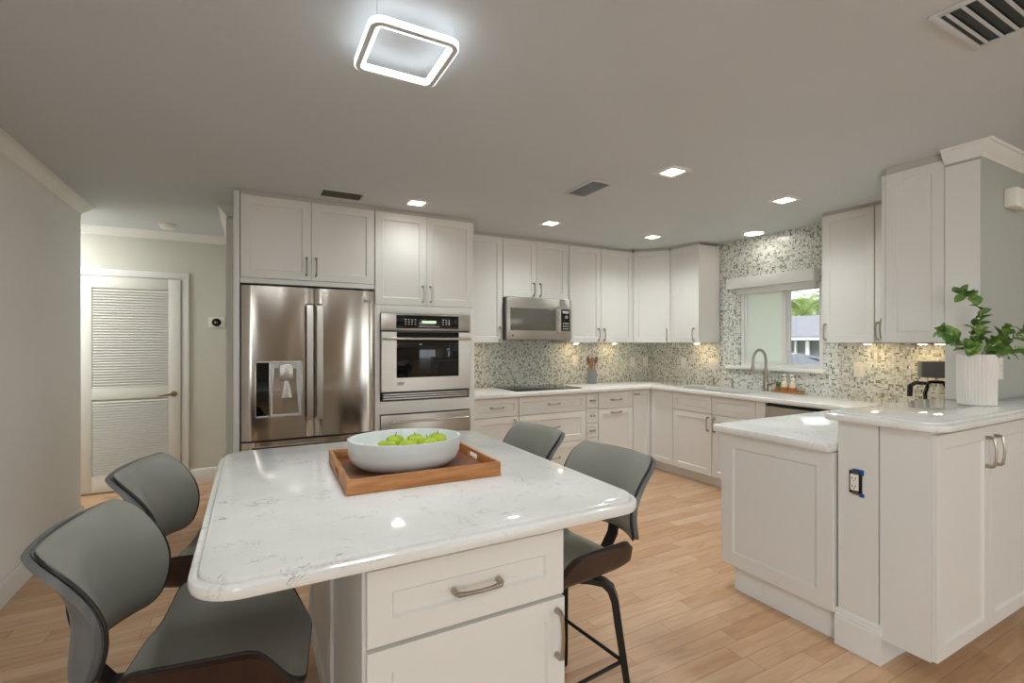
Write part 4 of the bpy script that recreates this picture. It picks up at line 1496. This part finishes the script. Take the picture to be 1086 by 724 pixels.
# ------------------------------------------------------------------ bar stools
def make_stool(loc, rz, label):
    t = thing('bar_stool', label, 'bar stool', loc, rz, 'bar stools round the island')
    # back: a sheet whose two ends wrap towards the seat, more so low down than at the top
    HB = 0.305

    def fb(a, b):
        f = b / HB
        k = 0.014 + 0.100 * math.sin(PI * min(1.0, max(0.0, 1.12 - f)) * 0.62)
        q = abs(a) / 0.232
        x = -0.285 + k * q * q - 0.050 * f + 0.028 * math.sin(PI * min(1, max(0, f)))
        y = math.copysign(abs(a) - 0.022 * q * q * q, a)
        return (x, y, 0.650 + b * 0.975)
    ob = refine(fillet([(-0.205, 0.0), (0.205, 0.0), (0.232, HB), (-0.232, HB)], [0.045, 0.045, 0.05, 0.05], 7))
    pad = MB().shell(ob, fb, lambda s: 0.010 + 0.020 * (1 - s ** 4), lambda s: 0.0, 14, 0, HB / 2)
    bk = obj('backrest', pad, 'leather', t, 60)
    e1 = [tuple(Vector(fb(a * 0.995, HB / 2 + (b - HB / 2) * 0.995)) + Vector((0.006, 0, 0))) for a, b in ob]
    obj('piping', MB().tube(e1, 0.0045, 8, closed=True), 'piping', bk)
    bs = MB().shell(ob, lambda a, b: tuple(Vector(fb(a * 1.006, HB / 2 + (b - HB / 2) * 1.006)) + Vector((-0.003, 0, 0))), lambda s: 0.0, lambda s: 0.018 - 0.003 * s ** 4, 10, 0, HB / 2)
    obj('back_shell', bs, 'back_wood', t, 60)
    # seat: a sheet bent up along both sides
    w1, rad, up = 0.115, 0.075, math.radians(64)

    def fs(x, w):
        sg = 1 if w >= 0 else -1
        w = abs(w)
        if w < w1:
            y, z = w, 0.0
        elif w < w1 + rad * up:
            a = (w - w1) / rad
            y, z = w1 + rad * math.sin(a), rad * (1 - math.cos(a))
        else:
            a = up
            q = w - w1 - rad * up
            y, z = w1 + rad * math.sin(a) + q * math.cos(a), rad * (1 - math.cos(a)) + q * math.sin(a)
        fx = max(0.0, (x - 0.08) / 0.12)
        bx = max(0.0, (-0.12 - x) / 0.10)
        return (x, sg * y, 0.568 + z - 0.022 * fx * fx + 0.016 * bx * bx)
    WW = w1 + rad * up + 0.080
    os_ = refine(fillet([(-0.145, -WW), (0.115, -WW), (0.205, -0.13), (0.205, 0.13), (0.115, WW), (-0.145, WW), (-0.200, 0.12), (-0.200, -0.12)], [0.045, 0.05, 0.06, 0.06, 0.05, 0.045, 0.05, 0.05], 6))
    sp2 = MB().shell(os_, fs, lambda s: 0.008 + 0.016 * (1 - s ** 5), lambda s: 0.0, 22)
    se = obj('seat', sp2, 'leather', t, 60)
    e2 = [tuple(Vector(fs(a * 0.995, b * 0.995)) + Vector((0, 0, 0.003))) for a, b in os_]
    obj('piping', MB().tube(e2, 0.004, 8, closed=True), 'piping', se)
    ssx = MB().shell(os_, lambda a, b: tuple(Vector(fs(a * 1.02, b * 1.012)) + Vector((0, 0, -0.003))), lambda s: 0.0, lambda s: 0.016 - 0.003 * s ** 4, 20)
    obj('seat_shell', ssx, 'walnut', t, 60)
    obj('back_bracket', MB().tube([(-0.05, 0, 0.540), (-0.16, 0, 0.540), (-0.240, 0, 0.552), (-0.285, 0, 0.61), (-0.312, 0, 0.74), (-0.318, 0, 0.80)], 0.0, flat=(0.024, 0.005)), 'leg_black', t)
    obj('swivel', MB().lathe([(0.085, 0.5235), (0.09, 0.525), (0.09, 0.534), (0.07, 0.540), (0.07, 0.547)], n=28), 'leg_black', t)
    fp = []
    for k in range(4):
        a = PI / 4 + k * PI / 2
        c, s = math.cos(a), math.sin(a)
        prof = [(0.03, 0.512), (0.12, 0.512), (0.165, 0.506), (0.192, 0.485), (0.206, 0.447), (0.218, 0.36), (0.236, 0.24), (0.262, 0.06), (0.2695, 0.012)]
        fl = [(0.023, 0.010)] * 3 + [(0.023, 0.013)] * 2 + [(0.022, 0.013), (0.0195, 0.012), (0.017, 0.011), (0.015, 0.010)]
        lg_ = obj('leg', MB().tube([(r * c, r * s, z) for r, z in prof], 0.0, flat=fl), 'leg_black', t)
        obj('foot_glide', MB().lathe([(0.009, 0.0005), (0.010, 0.004), (0.008, 0.013)], (0.2695 * c, 0.2695 * s, 0), 12), 'black', lg_)
        fp.append((0.234 * c, 0.234 * s, 0.225))
    rg = MB()
    for k in range(4):
        a, b = Vector(fp[k]), Vector(fp[(k + 1) % 4])
        rg.tube([tuple(a), tuple(b)], 0.007, 8)
    obj('footrest', rg, 'leg_black', t)
    return t


s0 = make_stool((-0.064, 1.470, 0), math.radians(-9), 'grey leather bar stool nearest the camera at left side of island')
G = 'bar stools round the island'
copy_tree(s0, (-0.055, 2.085, 0), math.radians(-12), 'grey leather bar stool behind the near one, closer to hall door', G)
copy_tree(s0, (1.005, 1.505, 0), math.radians(180 + 6), 'grey leather bar stool with full back visible at right corner of island', G)
copy_tree(s0, (1.000, 2.100, 0), math.radians(180 + 3), 'grey leather bar stool on the island side nearest the cooktop, only its back top showing', G)


# ------------------------------------------------------------------ outlets and switches
def outlet(name, label, cat, loc, rz, wide=1, style='outlet', group=None):
    t = thing(name, label, cat, loc, rz, group)
    w = 0.037 + 0.023 * (wide - 1)
    obj('plate', MB().box(-w, w, -0.006, -0.0006, -0.059, 0.059, 0.003), 'plate', t)
    for k in range(wide):
        x = (k - (wide - 1) / 2) * 0.046
        r_ = obj('rocker' if style == 'switch' else 'receptacle', MB().box(x - 0.016, x + 0.016, -0.009, -0.0065, -0.033, 0.033, 0.001), 'plate', t)
        if style == 'outlet':
            sl = MB()
            for z in (-0.018, 0.012):
                sl.box(x - 0.008, x - 0.006, -0.0096, -0.0092, z, z + 0.008)
                sl.box(x + 0.006, x + 0.008, -0.0096, -0.0092, z, z + 0.008)
            obj('slots', sl, 'dark_grey_plastic', r_, 0)
    return t


outlet('wall_outlet', 'white outlet on mosaic behind the utensil crock, left of spoons', 'outlet', (3.285, 4.56, 1.165), 0)
outlet('light_switch', 'white plate on mosaic back wall, left of the pair near corner', 'switch', (4.147, 4.56, 1.14), 0, 1, 'switch')
outlet('wall_outlet', 'white outlet on mosaic back wall closest to inner corner', 'outlet', (4.350, 4.56, 1.14), 0)
outlet('light_switch', 'single white switch on window wall between corner and double switch', 'switch', (4.46, 4.04, 1.145), R90, 1, 'switch')
outlet('double_switch', 'wide double white switch left of the kitchen window', 'switch', (4.46, 3.625, 1.148), R90, 2, 'switch')
outlet('wall_outlet', 'white outlet on warmly lit mosaic right of the window', 'outlet', (4.46, 2.185, 1.155), R90)
outlet('wall_outlet', 'glossy white outlet on grey wall beside potted plant', 'outlet', (3.655, 1.085, 1.235), 0)

t = thing('unfinished_outlet', 'bare outlet without cover plate on white half wall', 'outlet', (2.375, 1.176, 0.757), R90)
obj('box_gap', MB().box(-0.026, 0.026, -0.003, -0.0005, -0.050, 0.050), 'black', t)  # flat black plate painting the dark gap inside the open box
bl = MB()
bl.box(0.018, 0.034, -0.006, -0.0032, 0.036, 0.060, 0.001)
bl.box(0.016, 0.036, -0.006, -0.0032, -0.060, -0.044, 0.001)
bl.box(-0.012, 0.018, -0.006, -0.0032, 0.052, 0.060, 0.001)
obj('blue_box_tabs', bl, 'blue_plastic', t, label='blue plastic box tabs')
st_ = MB()
st_.box(-0.014, 0.012, -0.007, -0.0032, 0.038, 0.052)
st_.box(-0.014, 0.012, -0.007, -0.0032, -0.054, -0.040)
obj('mounting_strap', st_, 'nickel', t)
rcp = obj('receptacle', MB().box(-0.018, 0.014, -0.012, -0.0035, -0.036, 0.036, 0.002), 'plate', t)
sl = MB()
for z in (-0.024, 0.010):
    sl.box(-0.010, -0.007, -0.0128, -0.0122, z + 0.004, z + 0.012)
    sl.box(0.002, 0.005, -0.0128, -0.0122, z + 0.004, z + 0.012)
    sl.box(-0.004, 0.000, -0.0128, -0.0122, z - 0.004, z)
obj('slots', sl, 'dark_grey_plastic', rcp, 0)

t = thing('door_chime', 'white box mounted high on the grey wall at right', 'wall box', (3.80, 1.085, 2.135))
obj('cover', MB().box(-0.085, 0.10, -0.055, -0.0006, 0.0, 0.105, 0.004), 'plate', t)
obj('grille', MB().box(-0.07, 0.085, -0.0565, -0.0555, 0.02, 0.085, 0.0), 'trim', t)


# ------------------------------------------------------------------ ceiling: lamps and vents
def downlight(x, y, label):
    t = thing('downlight', label, 'ceiling light', (x, y, H), math.radians(0), 'square recessed ceiling lights')
    rm = MB()
    o_, i_ = 0.086, 0.056
    rm.loft([[(-q, -q, z), (q, -q, z), (q, q, z), (-q, q, z)] for q, z in ((o_, -0.0005), (o_, -0.004), (o_ - 0.003, -0.006), (i_, -0.006), (i_ - 0.002, -0.0025))], False, False)
    obj('trim_ring', rm, 'trim', t)
    obj('lens', MB().box(-i_ + 0.003, i_ - 0.003, -i_ + 0.003, i_ - 0.003, -0.0035, -0.001), 'lens', t)
    return t


def spot(x, y, power, z=H - 0.010):
    d = bpy.data.lights.new('downlight_lamp', 'SPOT')
    d.energy = power
    d.color = (0.90, 0.965, 1.0)
    d.spot_size = math.radians(150)
    d.spot_blend = 1.0
    d.shadow_soft_size = 0.03
    o = bpy.data.objects.new('downlight_lamp', d)
    o.location = (x, y, z)
    C.objects.link(o)


for x, y, f in ((2.304, 2.178, 1.0), (1.108, 3.584, 0.28), (2.344, 3.629, 0.8), (3.548, 3.615, 1.1), (3.497, 2.215, 0.95)):
    spot(x, y, LAMP['spot'] * f)
d0 = downlight(2.304, 2.178, 'square recessed downlight nearest the camera, beside the ceiling vent')
for x, y, lab in ((1.108, 3.584, 'square recessed downlight in front of the oven tower'), (2.344, 3.629, 'square recessed downlight in front of the microwave'),
                  (3.548, 3.615, 'square recessed downlight near the inside corner cabinets'), (3.497, 2.215, 'square recessed downlight before the cabinet right of window')):
    copy_tree(d0, (x, y, H), 0, lab, 'square recessed ceiling lights')
t = thing('round_ceiling_light', 'round white disc light on ceiling above the window', 'ceiling light', (4.235, 2.985, H))
obj('rim', MB().lathe([(0.098, -0.0005), (0.098, -0.012), (0.085, -0.022), (0.080, -0.020)], n=36, cap1=False), 'trim', t)
obj('lens', MB().lathe([(0.082, -0.004), (0.080, -0.021), (0.04, -0.025)], n=36), 'disc_lens', t)

lx = thing('ring_ceiling_light', 'glowing rounded-square ring light hung on ceiling above island', 'ceiling light', (0.472, 1.660, H), math.radians(0))
OX, OY, RR = 0.150, 0.160, 0.045


def rsq(i):
    return fillet([(-OX + i, -OY + i), (OX - i, -OY + i), (OX - i, OY - i), (-OX + i, OY - i)], max(0.008, RR - i), 8)


def ring(prof):
    m = MB()
    loops = [[(x, y, z) for x, y in rsq(i)] for i, z in prof]
    loops.append(loops[0])
    return m.loft(loops, False, False)


obj('acrylic_ring', ring([(0.0, -0.072), (0.0, -0.054), (0.034, -0.054), (0.034, -0.072)]), 'ring_lens', lx)
obj('metal_band', ring([(0.004, -0.0745), (0.004, -0.0722), (0.021, -0.0722), (0.021, -0.0745)]), 'pale_grey_plastic', lx)
for (x, y, sx, sy) in ((0, -0.133, 0.22, 0.007), (0, 0.133, 0.22, 0.007), (-0.123, 0, 0.007, 0.24), (0.123, 0, 0.007, 0.24)):
    area('ring_lamp_strip', (0.472 + x, 1.660 + y, H - 0.0755), (0, 0, 0), sx, sy, LAMP['strip'], (0.90, 0.965, 1.0))
for x, y in ((-0.128, -0.138), (0.128, -0.138), (-0.128, 0.138), (0.128, 0.138)):
    obj('post', MB().tube([(x, y, -0.0005), (x, y, -0.0538)], 0.0013, 8), 'pale_grey_plastic', lx)


def vent(x, y, w, d, n, along, label, rz=0.0, gap=0.5, tilt=1, smat='ceiling'):
    t = thing('ceiling_vent', label, 'vent', (x, y, H), rz, 'ceiling air vents')
    f = MB()
    b = 0.022
    f.box(-w / 2, w / 2, -d / 2, -d / 2 + b, -0.008, -0.0005, 0.002)
    f.box(-w / 2, w / 2, d / 2 - b, d / 2, -0.008, -0.0005, 0.002)
    f.box(-w / 2, -w / 2 + b, -d / 2 + b, d / 2 - b, -0.008, -0.0005, 0.002)
    f.box(w / 2 - b, w / 2, -d / 2 + b, d / 2 - b, -0.008, -0.0005, 0.002)
    obj('frame', f, 'ceiling', t)
    obj('duct', MB().box(-w / 2 + b, w / 2 - b, -d / 2 + b, d / 2 - b, -0.0016, -0.0006), 'black', t)
    span = (d if along == 'x' else w) - 2 * b
    for k in range(n):
        c = -span / 2 + span * (k + 0.5) / n
        q = span / n * gap / 2 * tilt
        s = MB()
        if tilt == 0:
            w_ = span / n * gap / 2
            if along == 'x':
                s.box(-w / 2 + b, w / 2 - b, c - w_, c + w_, -0.0085, -0.0055)
            else:
                s.box(c - w_, c + w_, -d / 2 + b, d / 2 - b, -0.0085, -0.0055)
        elif along == 'x':
            s.loft([[(xx, c - q, -0.0085), (xx, c - q + 0.0025, -0.0085), (xx, c + q, -0.0020), (xx, c + q - 0.0025, -0.0020)] for xx in (-w / 2 + b, w / 2 - b)])
        else:
            s.loft([[(c - q, yy, -0.0085), (c - q + 0.0025, yy, -0.0085), (c + q, yy, -0.0020), (c + q - 0.0025, yy, -0.0020)] for yy in (-d / 2 + b, d / 2 - b)])
        obj('slat', s, smat, t, 0)
    return t


vent(0.572, 3.632, 0.31, 0.20, 8, 'x', 'rectangular ceiling vent in front of the cabinets over the fridge', 0.0, 0.16, 1, 'grey_vent')
vent(2.045, 2.690, 0.19, 0.34, 9, 'y', 'rectangular ceiling vent in middle of ceiling beside a square downlight', 0.0, 0.34)
vent(2.125, 0.570, 0.36, 0.36, 8, 'x', 'large slatted ceiling vent at the upper right corner of photo', 0.0, 0.24, 0)

# under-cabinet puck lamps
def puck(x, y, z, label):
    t = thing('under_cabinet_light', label, 'cabinet light', (x, y, z), 0, 'under-cabinet lights')
    obj('housing', MB().lathe([(0.034, -0.0005), (0.034, -0.010), (0.028, -0.012)], n=24), 'plate', t)
    obj('lens', MB().lathe([(0.026, -0.0122), (0.024, -0.0135)], n=24), 'puck_lens', t)
    return t


p0 = puck(1.86, 4.43, ZU - 0.001, 'small warm lamp under the cabinet next to oven tower')
GP = 'under-cabinet lights'
copy_tree(p0, (3.20, 4.43, ZU - 0.001), 0, 'small warm lamp under the cabinet above utensil crock', GP)
copy_tree(p0, (3.75, 4.43, ZU - 0.001), 0, 'small warm lamp under the back-wall cabinets nearest the inside corner', GP)
copy_tree(p0, (4.33, 3.74, ZU - 0.001), 0, 'small warm lamp under the cabinet left of window', GP)
copy_tree(p0, (4.33, 2.06, ZU - 0.001), 0, 'small warm lamp under the cabinet right of window', GP)
copy_tree(p0, (4.33, 1.70, ZU - 0.001), 0, 'small warm lamp under the blind-corner cabinet', GP)
copy_tree(p0, (3.80, 1.40, ZU + 0.003), 0, 'small warm lamp above the coffee maker', GP)
